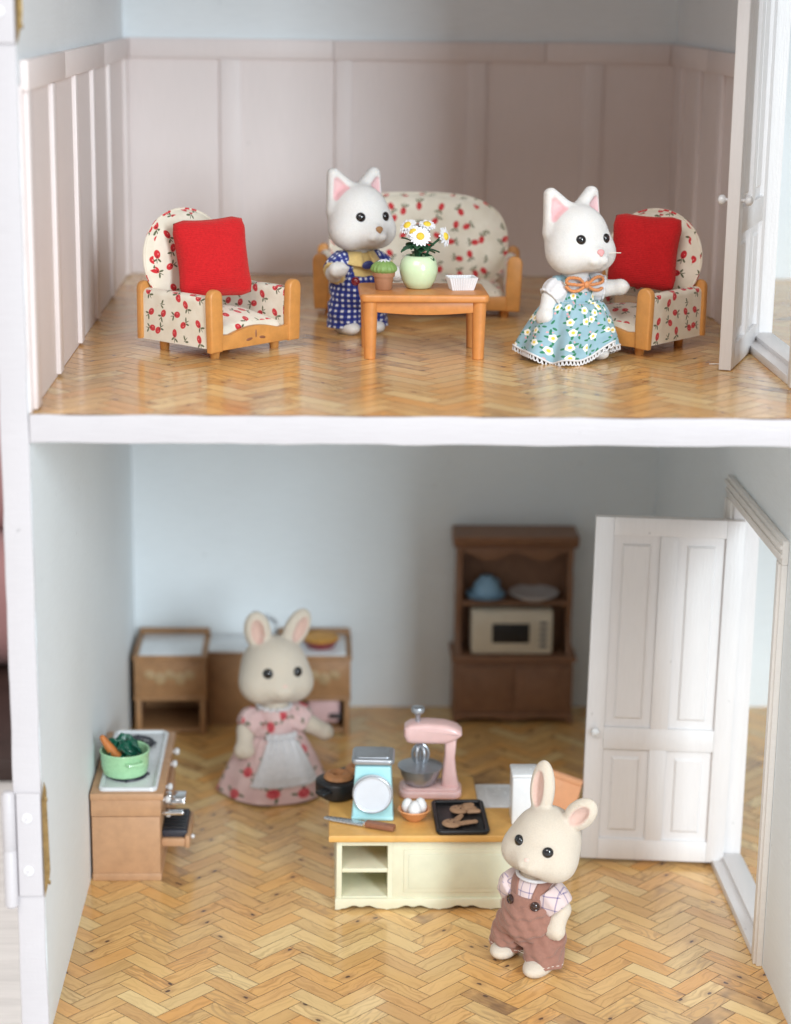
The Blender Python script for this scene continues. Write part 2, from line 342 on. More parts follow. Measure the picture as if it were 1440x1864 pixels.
class B:
    """collects shapes (in cm) that become ONE mesh"""
    def __init__(s): s.bm = bmesh.new()
    def add(s, t, mat=None):
        if mat is not None: bmesh.ops.transform(t, matrix=mat, verts=t.verts)
        me = bpy.data.meshes.new('tmp'); t.to_mesh(me); t.free(); s.bm.from_mesh(me); bpy.data.meshes.remove(me); return s
    def box(s, c, d, bev=0.0, rot=None, seg=2):
        t = bmesh.new(); bmesh.ops.create_cube(t, size=1.0)
        bmesh.ops.scale(t, vec=d, verts=t.verts)
        if bev > 0: bmesh.ops.bevel(t, geom=t.edges[:], offset=min(bev, min(d) * 0.49), segments=seg, profile=0.5, affect='EDGES')
        mt = Matrix.Translation(c) @ (frame_rot(rot) if rot else Matrix())
        return s.add(t, mt)
    def span(s, a, b, bev=0.0):
        return s.box([(a[i] + b[i]) / 2 for i in range(3)], [abs(b[i] - a[i]) for i in range(3)], bev)
    def lathe(s, prof, c=(0, 0, 0), n=36, rot=None, sx=1.0, sy=1.0, mod=None):
        t = bmesh.new(); rings = []
        for (r, z) in prof:
            if r < 1e-5: rings.append([t.verts.new((0, 0, z))])
            else:
                ring = []
                for i in range(n):
                    a = 2 * math.pi * i / n; k = r * (mod(a, z) if mod else 1.0)
                    ring.append(t.verts.new((k * math.cos(a) * sx, k * math.sin(a) * sy, z)))
                rings.append(ring)
        for p, q in zip(rings[:-1], rings[1:]):
            for i in range(n):
                j = (i + 1) % n
                if len(p) == 1 and len(q) == 1: continue
                if len(p) == 1: t.faces.new((p[0], q[j], q[i]))
                elif len(q) == 1: t.faces.new((p[i], p[j], q[0]))
                else: t.faces.new((p[i], p[j], q[j], q[i]))
        bmesh.ops.recalc_face_normals(t, faces=t.faces)
        return s.add(t, Matrix.Translation(c) @ (frame_rot(rot) if rot else Matrix()))
    def tube(s, pts, rad, n=10, cap=True, flat=1.0, closed=False):
        pts = [Vector(p) for p in pts]; k = len(pts); rads = rad if isinstance(rad, (list, tuple)) else [rad] * k
        t = bmesh.new(); rings = []; prev = None
        for i, p in enumerate(pts):
            if closed: d = pts[(i + 1) % k] - pts[i - 1]
            else: d = pts[min(i + 1, k - 1)] - pts[max(i - 1, 0)]
            d.normalize()
            if prev is None:
                a = Vector((0, 0, 1)) if abs(d.z) < 0.9 else Vector((0, 1, 0)); u = d.cross(a).normalized()
            else: u = (prev - d * prev.dot(d)).normalized()
            prev = u; v = d.cross(u)
            rings.append([t.verts.new(p + (u * math.cos(2 * math.pi * j / n) + v * math.sin(2 * math.pi * j / n) * flat) * rads[i]) for j in range(n)])
        rr = list(zip(rings[:-1], rings[1:]))
        if closed: rr.append((rings[-1], rings[0]))
        for a, b in rr:
            for j in range(n): t.faces.new((a[j], a[(j + 1) % n], b[(j + 1) % n], b[j]))
        if cap and not closed: t.faces.new(rings[0][::-1]); t.faces.new(rings[-1])
        bmesh.ops.recalc_face_normals(t, faces=t.faces)
        return s.add(t)
    def prism(s, poly, a, b, plane='xz', bev=0.0, mat=None, seg=2):
        """outline in a plane, pushed out from a to b along the third axis"""
        t = bmesh.new(); mk = {'xz': lambda u, v, w: (u, w, v), 'xy': lambda u, v, w: (u, v, w), 'yz': lambda u, v, w: (w, u, v)}[plane]
        lo = [t.verts.new(mk(u, v, a)) for u, v in poly]; hi = [t.verts.new(mk(u, v, b)) for u, v in poly]; n = len(poly)
        t.faces.new(lo); t.faces.new(hi[::-1])
        for i in range(n): t.faces.new((lo[i], hi[i], hi[(i + 1) % n], lo[(i + 1) % n]))
        bmesh.ops.recalc_face_normals(t, faces=t.faces)
        if bev:
            eds = [e for e in t.edges if (e.verts[0] in lo) == (e.verts[1] in lo)]
            bmesh.ops.bevel(t, geom=eds, offset=bev, segments=seg, profile=0.5, affect='EDGES')
        return s.add(t, mat)
    def ell(s, c, r, rot=None, n=20):
        t = bmesh.new(); bmesh.ops.create_uvsphere(t, u_segments=n, v_segments=max(8, n // 2), radius=1.0)
        bmesh.ops.scale(t, vec=r if isinstance(r, (tuple, list)) else (r, r, r), verts=t.verts)
        return s.add(t, Matrix.Translation(c) @ (frame_rot(rot) if rot else Matrix()))
    def torus(s, c, R1, r_, rot=None, n=24, k=10):
        pts = [(R1 * math.cos(2 * math.pi * i / n), R1 * math.sin(2 * math.pi * i / n), 0) for i in range(n)]
        mt = Matrix.Translation(c) @ (frame_rot(rot) if rot else Matrix())
        return s.tube([mt @ Vector(p) for p in pts], r_, k, closed=True)
    def sheet(s, fn, nu, nv, wrap=False, thick=0.0):
        """fn(u, v) -> point; u along nu steps (wrapped when wrap), v along nv"""
        t = bmesh.new(); g = [[t.verts.new(fn(i / nu, j / nv)) for j in range(nv + 1)] for i in range(nu + (0 if wrap else 1))]
        uvl = t.loops.layers.uv.new('UVMap')
        for i in range(nu):
            a = g[i]; b = g[(i + 1) % len(g)]
            for j in range(nv): t.faces.new((a[j], b[j], b[j + 1], a[j + 1]))
        bmesh.ops.recalc_face_normals(t, faces=t.faces)
        if thick: bmesh.ops.solidify(t, geom=t.faces[:], thickness=thick)
        return s.add(t)

def box_uv(me):
    n = len(me.loops)
    if n == 0: return
    vi = np.empty(n, np.int32); me.loops.foreach_get('vertex_index', vi)
    co = np.empty(len(me.vertices) * 3, np.float32); me.vertices.foreach_get('co', co); co = co.reshape(-1, 3) / S
    nr = np.empty(len(me.polygons) * 3, np.float32); me.polygons.foreach_get('normal', nr); nr = np.abs(nr.reshape(-1, 3))
    tot = np.empty(len(me.polygons), np.int32); me.polygons.foreach_get('loop_total', tot)
    ax = np.repeat(np.argmax(nr, axis=1), tot); p = co[vi]
    uv = np.where((ax == 0)[:, None], p[:, [1, 2]] + 7.3, np.where((ax == 1)[:, None], p[:, [0, 2]], p[:, [0, 1]] + 3.1))
    lay = me.uv_layers.get('UVMap') or me.uv_layers.new(name='UVMap')
    lay.data.foreach_set('uv', uv.astype(np.float32).ravel())

def finish(me, ang=38, uv=True):
    me.polygons.foreach_set('use_smooth', [True] * len(me.polygons))
    if uv: box_uv(me)
    if ang: me.set_sharp_from_angle(angle=R(ang))

def O(name, b, mat, parent=None, ang=38, uv=True, loc=None):
    me = bpy.data.meshes.new(name)
    if isinstance(b, B): b = b.bm
    bmesh.ops.scale(b, vec=(S, S, S), verts=b.verts); b.to_mesh(me); b.free(); me.update()
    finish(me, ang, uv)
    me.materials.append(M[mat] if isinstance(mat, str) else mat)
    o = bpy.data.objects.new(name, me); C.objects.link(o)
    if parent: o.parent = parent
    if loc: o.location = Vector(loc) * S
    return o

def tag(o, label=None, cat=None, group=None, kind=None):
    for k, v in (('label', label), ('category', cat), ('group', group), ('kind', kind)):
        if v: o[k] = v
    return o

def thing(name, label, cat, loc=(0, 0, 0), rz=0.0, group=None):
    e = bpy.data.objects.new(name, None); C.objects.link(e); e.empty_display_size = 0.01
    e.location = Vector(loc) * S; e.rotation_euler = (0, 0, R(rz))
    return tag(e, label, cat, group)

def copy_tree(o, parent=None):
    c = o.copy(); C.objects.link(c); c.parent = parent
    for ch in o.children: copy_tree(ch, c)
    return c

def struct(name, b, mat, **kw):
    return tag(O(name, b, mat, **kw), kind='structure')

# ------------------------------------------------------------------ floors of herringbone planks
PW, PL, GAP = 0.884, 2.857, 0.03
def clip_poly(poly, x0, x1, y0, y1):
    def cut(ps, f, inter):
        out = []
        for i in range(len(ps)):
            a, b = ps[i - 1], ps[i]; fa, fb = f(a), f(b)
            if fa != fb: out.append(inter(a, b))
            if fb: out.append(b)
        return out
    ix = lambda X: (lambda a, b: (X, a[1] + (b[1] - a[1]) * (X - a[0]) / (b[0] - a[0])))
    iy = lambda Y: (lambda a, b: (a[0] + (b[0] - a[0]) * (Y - a[1]) / (b[1] - a[1]), Y))
    for f, i in ((lambda p: p[0] >= x0, ix(x0)), (lambda p: p[0] <= x1, ix(x1)), (lambda p: p[1] >= y0, iy(y0)), (lambda p: p[1] <= y1, iy(y1))):
        if not poly: break
        poly = cut(poly, f, i)
    return poly

def plank_geo(poly, org, ang, depth=0.05):
    """verts, faces, loop uvs of one plank; poly is in floor coordinates"""
    n = len(poly); vs = [(x, y, 0.0) for x, y in poly] + [(x, y, -depth) for x, y in poly]
    fs = [tuple(range(n))] + [(i, i + n, (i + 1) % n + n, (i + 1) % n) for i in range(n)]
    c, s_ = math.cos(ang), math.sin(ang)
    uv = [((x - org[0]) * c + (y - org[1]) * s_, -(x - org[0]) * s_ + (y - org[1]) * c) for x, y in poly] * 2
    return vs, fs, uv

def mesh_from(name, vs, fs, uvs, mat):
    me = bpy.data.meshes.new(name); me.from_pydata([(x * S, y * S, z * S) for x, y, z in vs], [], fs)
    lay = me.uv_layers.new(name='UVMap')
    for l in me.loops: lay.data[l.index].uv = uvs[l.vertex_index]
    me.update()
    me.materials.append(mat); me.materials.append(M['joint'])
    for pl in me.polygons: pl.material_index = 0 if pl.normal.z > 0.5 else 1
    me.update()
    return me

def herringbone(floor, x0, x1, y0, y1, ox, oy, ztop, single=300):
    q = 1 / math.sqrt(2); planks = []
    wide = int((x1 - x0) / (PL * math.sqrt(2))) + 4; tall = int((y1 - y0) / (PW * math.sqrt(2))) + 8
    for col in range(-3, wide):
        for k in range(-6, tall):
            for kind in 'AB':
                sx = col * PL; u0, v0 = k * PW + sx, k * PW - sx
                if kind == 'A': rc = (u0, u0 + PL, v0, v0 + PW)
                else: rc = (u0 + PL, u0 + PL + PW, v0 + PW - PL, v0 + PW)
                g = GAP / 2; a, b, c, d = rc[0] + g, rc[1] - g, rc[2] + g, rc[3] - g
                P = [((u - v) * q + ox, (u + v) * q + oy) for u, v in ((a, c), (b, c), (b, d), (a, d))]
                org = P[0] if kind == 'A' else P[3]; ang = math.pi / 4 if kind == 'A' else -math.pi / 4
                if kind == 'B': org = P[3]
                cl = clip_poly(P, x0, x1, y0, y1)
                if len(cl) < 3: continue
                area = abs(sum(cl[i - 1][0] * cl[i][1] - cl[i][0] * cl[i - 1][1] for i in range(len(cl)))) / 2
                if area < 0.02: continue
                full = area > (PL - GAP) * (PW - GAP) * 0.999
                planks.append((sum(p[1] for p in cl) / len(cl), cl, org, ang, full, kind))
    planks.sort(key=lambda p: p[0])
    shared = {}
    for yy, cl, org, ang, full, kind in planks[:single]:
        if full:
            if kind not in shared:
                vs, fs, uv = plank_geo([(x - org[0], y - org[1]) for x, y in cl], (0, 0), ang); shared[kind] = mesh_from('plank', vs, fs, uv, M['plank'])
            o = bpy.data.objects.new('plank', shared[kind]); o.location = Vector((org[0], org[1], ztop)) * S
        else:
            vs, fs, uv = plank_geo([(x - org[0], y - org[1]) for x, y in cl], (0, 0), ang)
            o = bpy.data.objects.new('plank', mesh_from('plank', vs, fs, uv, M['plank'])); o.location = Vector((org[0], org[1], ztop)) * S
        C.objects.link(o); o.parent = floor
    V, F, U = [], [], []
    for yy, cl, org, ang, full, kind in planks[single:]:
        vs, fs, uv = plank_geo(cl, org, ang); n = len(V)
        V += [(x, y, z + ztop) for x, y, z in vs]; F += [tuple(i + n for i in f) for f in fs]; U += uv
    if V:
        o = bpy.data.objects.new('far_planks', mesh_from('far_planks', V, F, U, M['plank'])); C.objects.link(o); o.parent = floor; o['kind'] = 'stuff'

def strip(a0, a1, b0, b1, horiz, n, j, seed):
    """hand-painted board edge: the long sides are never quite straight"""
    rg = random.Random(seed); w = lambda i, ph: j * (math.sin(i * 0.9 + ph) * 0.5 + rg.uniform(-0.5, 0.5))
    s1 = [(a0 + (a1 - a0) * i / n, b0 + w(i, 0)) for i in range(n + 1)]; s2 = [(a1 - (a1 - a0) * i / n, b1 + w(i, 2)) for i in range(n + 1)]
    po = s1 + s2
    if not horiz: po = [(y, x) for x, y in po]
    return B().prism(po, -0.18, 0.0, 'xz', 0.055, seg=3)
# upper floor: a thick board whose front edge is painted white
fl = struct('upper_floor', B().span((XL, 0.0, -1.17), (XR, YB, -0.05)), 'joint')
herringbone(fl, XL, XR, 0.02, YB, 7.6 - PL / math.sqrt(2), 3.07 - PL / math.sqrt(2), 0.0)
O('front_edge', strip(XL + 0.01, 74, -1.19, 0.0, True, 90, 0.035, 1), 'white', fl)
O('underside', B().span((XL, -0.0, -1.205), (XR, YB, -1.172)), 'blue', fl)
fl2 = struct('lower_floor', B().span((XL, 0.0, -HL - 1.2), (XR, YB, -HL - 0.05)), 'joint')
herringbone(fl2, XL, XR, 0.02, YB, 7.6 - PL / math.sqrt(2), 3.07 - PL / math.sqrt(2), -HL)
O('front_edge', B().box(((XL + XR) / 2 + 20, -0.09, -HL - 0.605), (XR - XL + 40, 0.18, 1.2), 0.06, seg=3), 'white', fl2)
# floors of the next room, seen through the doorways
for nm, z in (('side_room_upper_floor', 0.0), ('side_room_lower_floor', -HL)):
    f = struct(nm, B().span((XR + 1.2, 0.0, z - 1.17), (70, YB, z - 0.05)), 'joint')
    herringbone(f, XR + 1.2, 70, 0.02, YB, 7.6 - PL / math.sqrt(2), 3.07 - PL / math.sqrt(2), z, single=0)
    O('underside', B().span((XR + 1.2, 0, z - 1.205), (70, YB, z - 1.172)), 'blue', f)

# ------------------------------------------------------------------ walls
TOP = 27.5
wl = struct('left_wall', B().span((XL - 1.2, 0, -HL - 1.2), (XL, YB + 1.2, TOP)), 'blue')
O('front_edge', strip(-HL - 1.2, TOP, XL - 1.2, XL - 0.01, False, 80, 0.03, 2), 'white', wl)
wb = struct('back_wall', B().span((XL, YB, -HL - 1.2), (70, YB + 1.2, TOP)), 'blue')
DY0, DY1, DZ = 7.5, 18.45, 20.35           # doorway: from, to, height
b = B()
b.span((XR, 0, -HL), (XR + 1.2, DY0, TOP)); b.span((XR, DY1, -HL), (XR + 1.2, YB, TOP))
b.span((XR, DY0, -HL + DZ), (XR + 1.2, DY1, 0.0)); b.span((XR, DY0, DZ), (XR + 1.2, DY1, TOP))
wr = struct('right_wall', b, 'blue')
O('front_edge', B().box((XR + 0.6, -0.3, (TOP - HL) / 2), (1.2, 0.2, TOP + HL), 0.07, seg=3), 'white', wr)
struct('side_room_wall', B().span((70, 0, -HL - 1.2), (71.2, YB + 1.2, TOP)), 'blue')
struct('ceiling', B().span((XL - 1.2, 0, TOP), (71.2, YB + 1.2, TOP + 1.2)), 'white')

# wainscot of the upper room
ZD, ZR = 13.13, 14.28
def wain(parent, horiz, fixed, sgn, battens, rails, lo, hi):
    def slab(a, c, z0, z1, t0, t1, bev):
        f0, f1 = fixed + sgn * t0, fixed + sgn * t1
        if horiz: return B().span((a, min(f0, f1), z0), (c, max(f0, f1), z1), bev)
        return B().span((min(f0, f1), a, z0), (max(f0, f1), c, z1), bev)
    O('wainscot_panel', slab(lo, hi, 0.03, ZD + 0.2, 0, 0.10, 0), 'pink', parent)
    for a, c in battens:
        O('batten', slab(a, c, 0.06 + rnd.random() * 0.12, ZD - rnd.random() * 0.05, 0.06, 0.30, 0.05), 'pink', parent)
    for a, c in rails:
        O('dado_rail', slab(a + 0.012, c - 0.012, ZD - rnd.random() * 0.04, ZR + rnd.random() * 0.06, 0.02, 0.36, 0.05), 'pink', parent)
wain(wb, True, YB, -1, [(6.18, 7.46), (13.19, 14.2), (21.25, 22.46), (28.39, 29.6)], [(XL + 0.36, 13.09), (13.09, 25.99), (25.99, XR - 0.36)], XL, XR)
wain(wl, False, XL, 1, [(0.55, 1.85), (8.2, 9.35), (16.5, 17.6), (24.0, 25.1), (32.0, 33.1), (41.4, 42.7)], [(0.3, 12.3), (12.3, 29.0), (29.0, YB)], 0.06, YB)
wain(wr, False, XR, -1, [(20.6, 21.7), (26.6, 27.8), (33.2, 34.4), (39.0, 40.1)], [(20.6, 31.0), (31.0, YB)], 20.6, YB)
wain(wr, False, XR, -1, [(0.5, 1.7)], [(0.3, 5.9)], 0.06, 5.9)

# door frames, linings, thresholds
def architrave(z0):
    zt = z0 + DZ
    def mould(poly_a, poly_b):
        pass
    w = 1.15
    for y0, y1 in ((DY0 - w, DY0), (DY1, DY1 + w)):
        bb = B().span((XR - 0.30, y0, z0 + 0.01), (XR - 0.005, y1, zt - 0.004), 0.05)
        fr = O('architrave', bb, 'cream_trim', wr)
        s_ = 1 if y0 < DY0 else -1; inn = DY0 if y0 < DY0 else DY1
        O('bead', B().span((XR - 0.42, inn - s_ * 0.95, z0 + 0.03), (XR - 0.28, inn - s_ * 0.72, zt - 0.006), 0.05), 'cream_trim', fr)
        O('bead', B().span((XR - 0.37, inn - s_ * 0.5, z0 + 0.03), (XR - 0.28, inn - s_ * 0.3, zt - 0.006), 0.04), 'cream_trim', fr)
    fr = O('architrave', B().span((XR - 0.31, DY0 - w - 0.03, zt), (XR - 0.005, DY1 + w + 0.03, zt + w), 0.05), 'cream_trim', wr)
    O('bead', B().span((XR - 0.43, DY0 - w, zt + 0.72), (XR - 0.28, DY1 + w, zt + 0.95), 0.05), 'cream_trim', fr)
    O('bead', B().span((XR - 0.38, DY0 - w, zt + 0.3), (XR - 0.28, DY1 + w, zt + 0.5), 0.04), 'cream_trim', fr)
    b_ = B().span((XR - 0.1, DY0 + 0.004, z0), (XR + 1.3, DY0 + 0.16, zt)).span((XR - 0.1, DY1 - 0.16, z0), (XR + 1.3, DY1 - 0.004, zt)).span((XR - 0.1, DY0 + 0.16, zt - 0.16), (XR + 1.3, DY1 - 0.16, zt - 0.004))
    O('door_lining', b_, 'door', wr)
    th = O('threshold', B().span((XR - 0.32, DY0 + 0.17, z0 + 0.002), (XR + 1.45, DY1 - 0.17, z0 + 0.42), 0.05), 'door', wr)
    O('threshold_stop', B().span((XR + 0.25, DY0 + 0.18, z0 + 0.40), (XR + 1.3, DY1 - 0.18, z0 + 0.66), 0.05), 'door', th)
architrave(-HL); architrave(0.0)

# ------------------------------------------------------------------ panelled doors
def make_door(label, loc, rz, lean, kz):
    """leaf along local -x from the hinge at the origin, front face at -y"""
    d = thing('door', label, 'door', loc, rz, 'panelled doors of the doll house'); d.rotation_euler[1] = R(lean)
    W, H, T = 7.75, 19.15, 0.58
    st, mid, top, bot, lock0, lock1 = 0.95, 0.9, 0.95, 1.15, 6.35, 7.55
    x0, x1, xm = -W, 0.0, -W / 2
    for a, c in ((x0, x0 + st), (x1 - st, x1)): O('stile', B().span((a, -T / 2, 0), (c, T / 2, H), 0.03), 'door', d)
    for a, c in ((0, bot), (lock0, lock1), (H - top, H)):
        O('rail', B().span((x0 + st + 0.004, -T / 2 + 0.006, a), (x1 - st - 0.004, T / 2 - 0.006, c), 0.012), 'door', d)
    for a, c in ((bot, lock0), (lock1, H - top)):
        O('muntin', B().span((xm - mid / 2, -T / 2 + 0.006, a + 0.003), (xm + mid / 2, T / 2 - 0.006, c - 0.003), 0.012), 'door', d)
        for p, q in ((x0 + st, xm - mid / 2), (xm + mid / 2, x1 - st)):
            pn = O('panel', B().span((p + 0.006, -0.1, a + 0.006), (q - 0.006, 0.1, c - 0.006)), 'door', d)
            # raised field with sloping edges, both faces
            for sg in (-1, 1):
                e1, e2 = 0.48, 0.60
                pts = [(p + e1, a + e1), (q - e1, a + e1), (q - e1, c - e1), (p + e1, c - e1)]; pt2 = [(p + e2, a + e2), (q - e2, a + e2), (q - e2, c - e2), (p + e2, c - e2)]
                t = bmesh.new(); lo = [t.verts.new((x, sg * 0.1, z)) for x, z in pts]; hi = [t.verts.new((x, sg * 0.21, z)) for x, z in pt2]
                t.faces.new(hi)
                for i in range(4): t.faces.new((lo[i], lo[(i + 1) % 4], hi[(i + 1) % 4], hi[i]))
                bmesh.ops.recalc_face_normals(t, faces=t.faces)
                if sg == -1 and hi[0].link_faces[0].normal.y > 0: bmesh.ops.reverse_faces(t, faces=t.faces)
                O('raised_field', B().add(t), 'door', pn)
    for sg in (-1, 1):
        O('knob', B().lathe([(0.0, 0), (0.10, 0), (0.08, 0.1), (0.09, 0.16), (0.2, 0.23), (0.24, 0.34), (0.21, 0.46), (0.11, 0.53), (0, 0.55)], (x0 + 0.48, sg * (T / 2 - 0.01), kz), 18, (90 if sg < 0 else -90, 0, 0)), 'enamel', d)
    return d
make_door('white panelled door standing open across the lower room behind the small rabbit', (XR + 0.3, 18.05, -HL + 0.28), -4.5, 0.5, 7.4)
make_door('white panelled door ajar beside the armchair in the upper room', (XR + 0.32, 18.15, 0.12), 68.5, -0.6, 7.95)

# ------------------------------------------------------------------ hinges of the house front
def make_hinge(label, z):
    h = thing('hinge', label, 'hinge', (XL, -0.18, z), 0, 'hinges of the house front')
    O('leaf', B().box((-0.56, -0.06, 0), (1.06, 0.14, 4.85), 0.06, seg=3), 'white', h)
    for dz in (1.28, -1.2):
        sw = O('screw', B().lathe([(0, 0.1), (0.12, 0.1), (0.22, 0.06), (0.25, 0.0)], (-0.64, -0.125, dz), 20, (90, 0, 0)), 'screw', h)
        O('slot', B().box((-0.64, -0.232, dz), (0.3, 0.02, 0.05), 0, (0, 35, 0)).box((-0.64, -0.231, dz), (0.05, 0.02, 0.3), 0, (0, 35, 0)), 'white', sw)
    O('barrel', B().lathe([(0, -2.75), (0.2, -2.72), (0.30, -2.6), (0.30, -0.05), (0.285, -0.03), (0.285, 0.03), (0.30, 0.05), (0.30, 2.6), (0.2, 2.74), (0, 2.78)], (-1.42, -0.12, -0.2), 20), 'white', h)
    O('brass_plate', B().prism([(0.04, -2.5), (0.26, -1.55), (0.30, -1.2), (0.24, 1.85), (0.24, 2.6), (0.14, 2.95), (0.02, 2.1)], -0.10, 0.02, 'xz', 0.02), 'brass', h)
    [O('brass_screw', B().ell(c_, r_, n=12), 'brass', h) for c_, r_ in (((0.2, -0.1, 2.15), (0.09, 0.07, 0.16)), ((0.26, -0.1, -1.75), (0.06, 0.06, 0.12)))]
make_hinge('white painted hinge with brass edge on the lower front post', -19.2)
make_hinge('hinge with dark brass edge at the top of the front post', 17.4)

# ------------------------------------------------------------------ what shows outside the house
struct('table_top', B().span((-160, -60, -HL - 3.4), (160, 160, -HL - 1.25)), 'table')
zt_ = -HL - 1.25
tag(O('wooden_board', B().box((-18, 48, zt_ + 0.75), (26, 30, 1.5), 0.3), 'darkwood'), 'dark wooden board lying beyond the left wall of the house', 'board')
def puff(sx, sy, sz, c, off):
    t = bmesh.new(); bmesh.ops.create_cube(t, size=1); bmesh.ops.scale(t, vec=(sx, sy, sz), verts=t.verts)
    bmesh.ops.bevel(t, geom=t.edges[:], offset=off, segments=6, profile=0.5, affect='EDGES')
    return B().add(t, Matrix.Translation(c))
tag(O('cushion', puff(26, 14, 9, (-18, 55, zt_ + 6.0), 3.4), 'velvet'), 'dusty rose cushion lying on the dark board left of the house', 'cushion')
tag(O('cushion', puff(26, 12, 10, (-18, 57, zt_ + 15.4), 3.4), 'velvet'), 'upper of the two dusty rose cushions left of the house', 'cushion')

# ------------------------------------------------------------------ upper room furniture
def arc(cx, cz, r, a0, a1, n, rz=None):
    return [(cx + r * math.cos(R(a0 + (a1 - a0) * i / n)), cz + (rz or r) * math.sin(R(a0 + (a1 - a0) * i / n))) for i in range(n + 1)]

def upholstered(name, label, loc, rz, W, backout, cat, group=None, by=1.6, blean=-11, hd=2.45):
    ch = thing(name, label, cat, loc, rz, group); h = W / 2; lx = 1.0 if W < 8 else 0.8
    for sx in (-1, 1):
        xi, xo = sx * (h - 0.78), sx * (h - 0.06); a, c = min(xi, xo), max(xi, xo)
        t = bmesh.new(); bmesh.ops.create_cube(t, size=1); bmesh.ops.scale(t, vec=(c - a, 2 * hd - 0.5, 2.46), verts=t.verts)
        ed = [e for e in t.edges if abs(e.verts[0].co.z - e.verts[1].co.z) < 1e-4 and e.verts[0].co.z > 0 and abs(e.verts[0].co.x - e.verts[1].co.x) < 1e-4]
        bmesh.ops.bevel(t, geom=ed, offset=0.3, segments=5, profile=0.5, affect='EDGES')
        O('arm', B().add(t, Matrix.Translation(((a + c) / 2, 0.02, 0.60 + 1.23))), 'berry', ch)
        # front post: rounded top, splayed a little
        x0, x1 = sx * (h - 0.80), sx * (h + 0.04)
        if sx < 0: x0, x1 = x1, x0
        cx = (x0 + x1) / 2; r_ = (x1 - x0) / 2
        po = [(cx - r_ * 0.86, 0.42), (cx + r_ * 0.86, 0.42), (cx + r_, 1.6)] + arc(cx + sx * 0.05, 3.02, r_ * 0.98, 0, 180, 12) + [(cx - r_, 1.6)]
        O('front_post', B().prism(po, -hd - 0.17, -hd + 0.27, 'xz', 0.1, seg=3), 'toywood', ch)
        x0, x1 = sx * (h - 0.62), sx * (h + 0.1)
        if sx < 0: x0, x1 = x1, x0
        cx = (x0 + x1) / 2; r_ = (x1 - x0) / 2
        O('rear_post', B().prism([(cx - r_, 0.6), (cx + r_, 0.6)] + arc(cx, 3.05, r_, 0, 180, 10), hd - 0.26, hd + 0.08, 'xz', 0.08), 'toywood', ch)
    # wavy apron
    n = 28; e = h - 0.7
    top = [(e - 2 * e * i / n, 1.02 + 0.42 * math.cos((e - 2 * e * i / n) / e * math.pi / 2) ** 1.2 + 0.22 * max(0, abs(1 - 2 * i / n) - 0.72) / 0.28) for i in range(n + 1)]
    ap = O('apron', B().prism([(-e, 0.46), (e, 0.46)] + top, -hd - 0.08, -hd + 0.24, 'xz', 0.06), 'toywood', ch)
    O('carving', B().ell((0, -hd - 0.08, 1.05), (0.05, 0.035, 0.2), n=10).ell((-0.45, -hd - 0.08, 0.82), (0.22, 0.035, 0.07), (0, -8, 0), n=12).ell((0.45, -hd - 0.08, 0.82), (0.22, 0.035, 0.07), (0, 8, 0), n=12), 'handle', ap)
    O('seat_base', B().span((-h + 0.75, -hd + 0.25, 0.5), (h - 0.75, hd - 0.1, 1.0), 0.04), 'toywood', ch)
    for sx in (-1, 1):
        for sy in (-1, 1):
            O('leg', B().lathe([(0.0, 0), (0.20, 0), (0.225, 0.03), (0.26, 0.6), (0, 0.6)], (sx * (h - lx), sy * 1.75 - 0.02, 0), 20), 'toywood', ch)
    # seat cushion, domed
    hw = h - 0.80
    def seat(u, v):
        x, y = (u * 2 - 1), (v * 2 - 1)
        k = (1 - abs(x) ** 6) * (1 - abs(y) ** 6)
        return (x * hw * (1 - 0.02 * y * y), y * (hd - 0.24) - 0.02, 0.98 + 0.36 * min(1, k * 5) ** 0.5 + 0.80 * (1 - x * x) ** 0.7 * (1 - 0.8 * y * y) + 0.015 * math.sin(x * 9 + y * 5))
    O('seat_cushion', B().sheet(seat, 34, 26), 'berry', ch, ang=0)
    # padded back: outline filled as a dome on both faces
    def pad(front):
        t = bmesh.new(); rings = 9; cx = sum(p[0] for p in backout) / len(backout); cz = sum(p[1] for p in backout) / len(backout); prev = None
        for k in range(rings + 1):
            f = 1 - k / rings; th = 0.62 * (1 - f ** 3.2) ** 0.55
            cur = [t.verts.new((cx + (x - cx) * f, (-th if front else th * 0.6), cz + (z - cz) * f)) for x, z in backout] if k < rings else [t.verts.new((cx, -0.62 if front else 0.37, cz))]
            if prev:
                m_ = len(prev)
                for i in range(m_):
                    if len(cur) == 1: t.faces.new((prev[i], prev[(i + 1) % m_], cur[0]))
                    else: t.faces.new((prev[i], prev[(i + 1) % m_], cur[(i + 1) % m_], cur[i]))
            prev = cur
        return t
    bb = B(); bb.add(pad(True)); bb.add(pad(False))
    bmesh.ops.remove_doubles(bb.bm, verts=bb.bm.verts, dist=1e-4); bmesh.ops.recalc_face_normals(bb.bm, faces=bb.bm.faces)
    bmesh.ops.transform(bb.bm, matrix=Matrix.Translation((0, by, 1.2)) @ Matrix.Rotation(R(blean), 4, 'X') @ Matrix.Translation((0, 0, -1.2)), verts=bb.bm.verts)
    bk = O('backrest', bb, 'berry', ch, ang=60)
    rim = [Matrix.Translation((0, by, 1.2)) @ Matrix.Rotation(R(blean), 4, 'X') @ Matrix.Translation((0, 0, -1.2)) @ Vector((x * 1.005, 0.0, z)) for x, z in backout]
    O('piping', B().tube(rim, 0.07, 8, closed=True), 'berry', bk)
    return ch

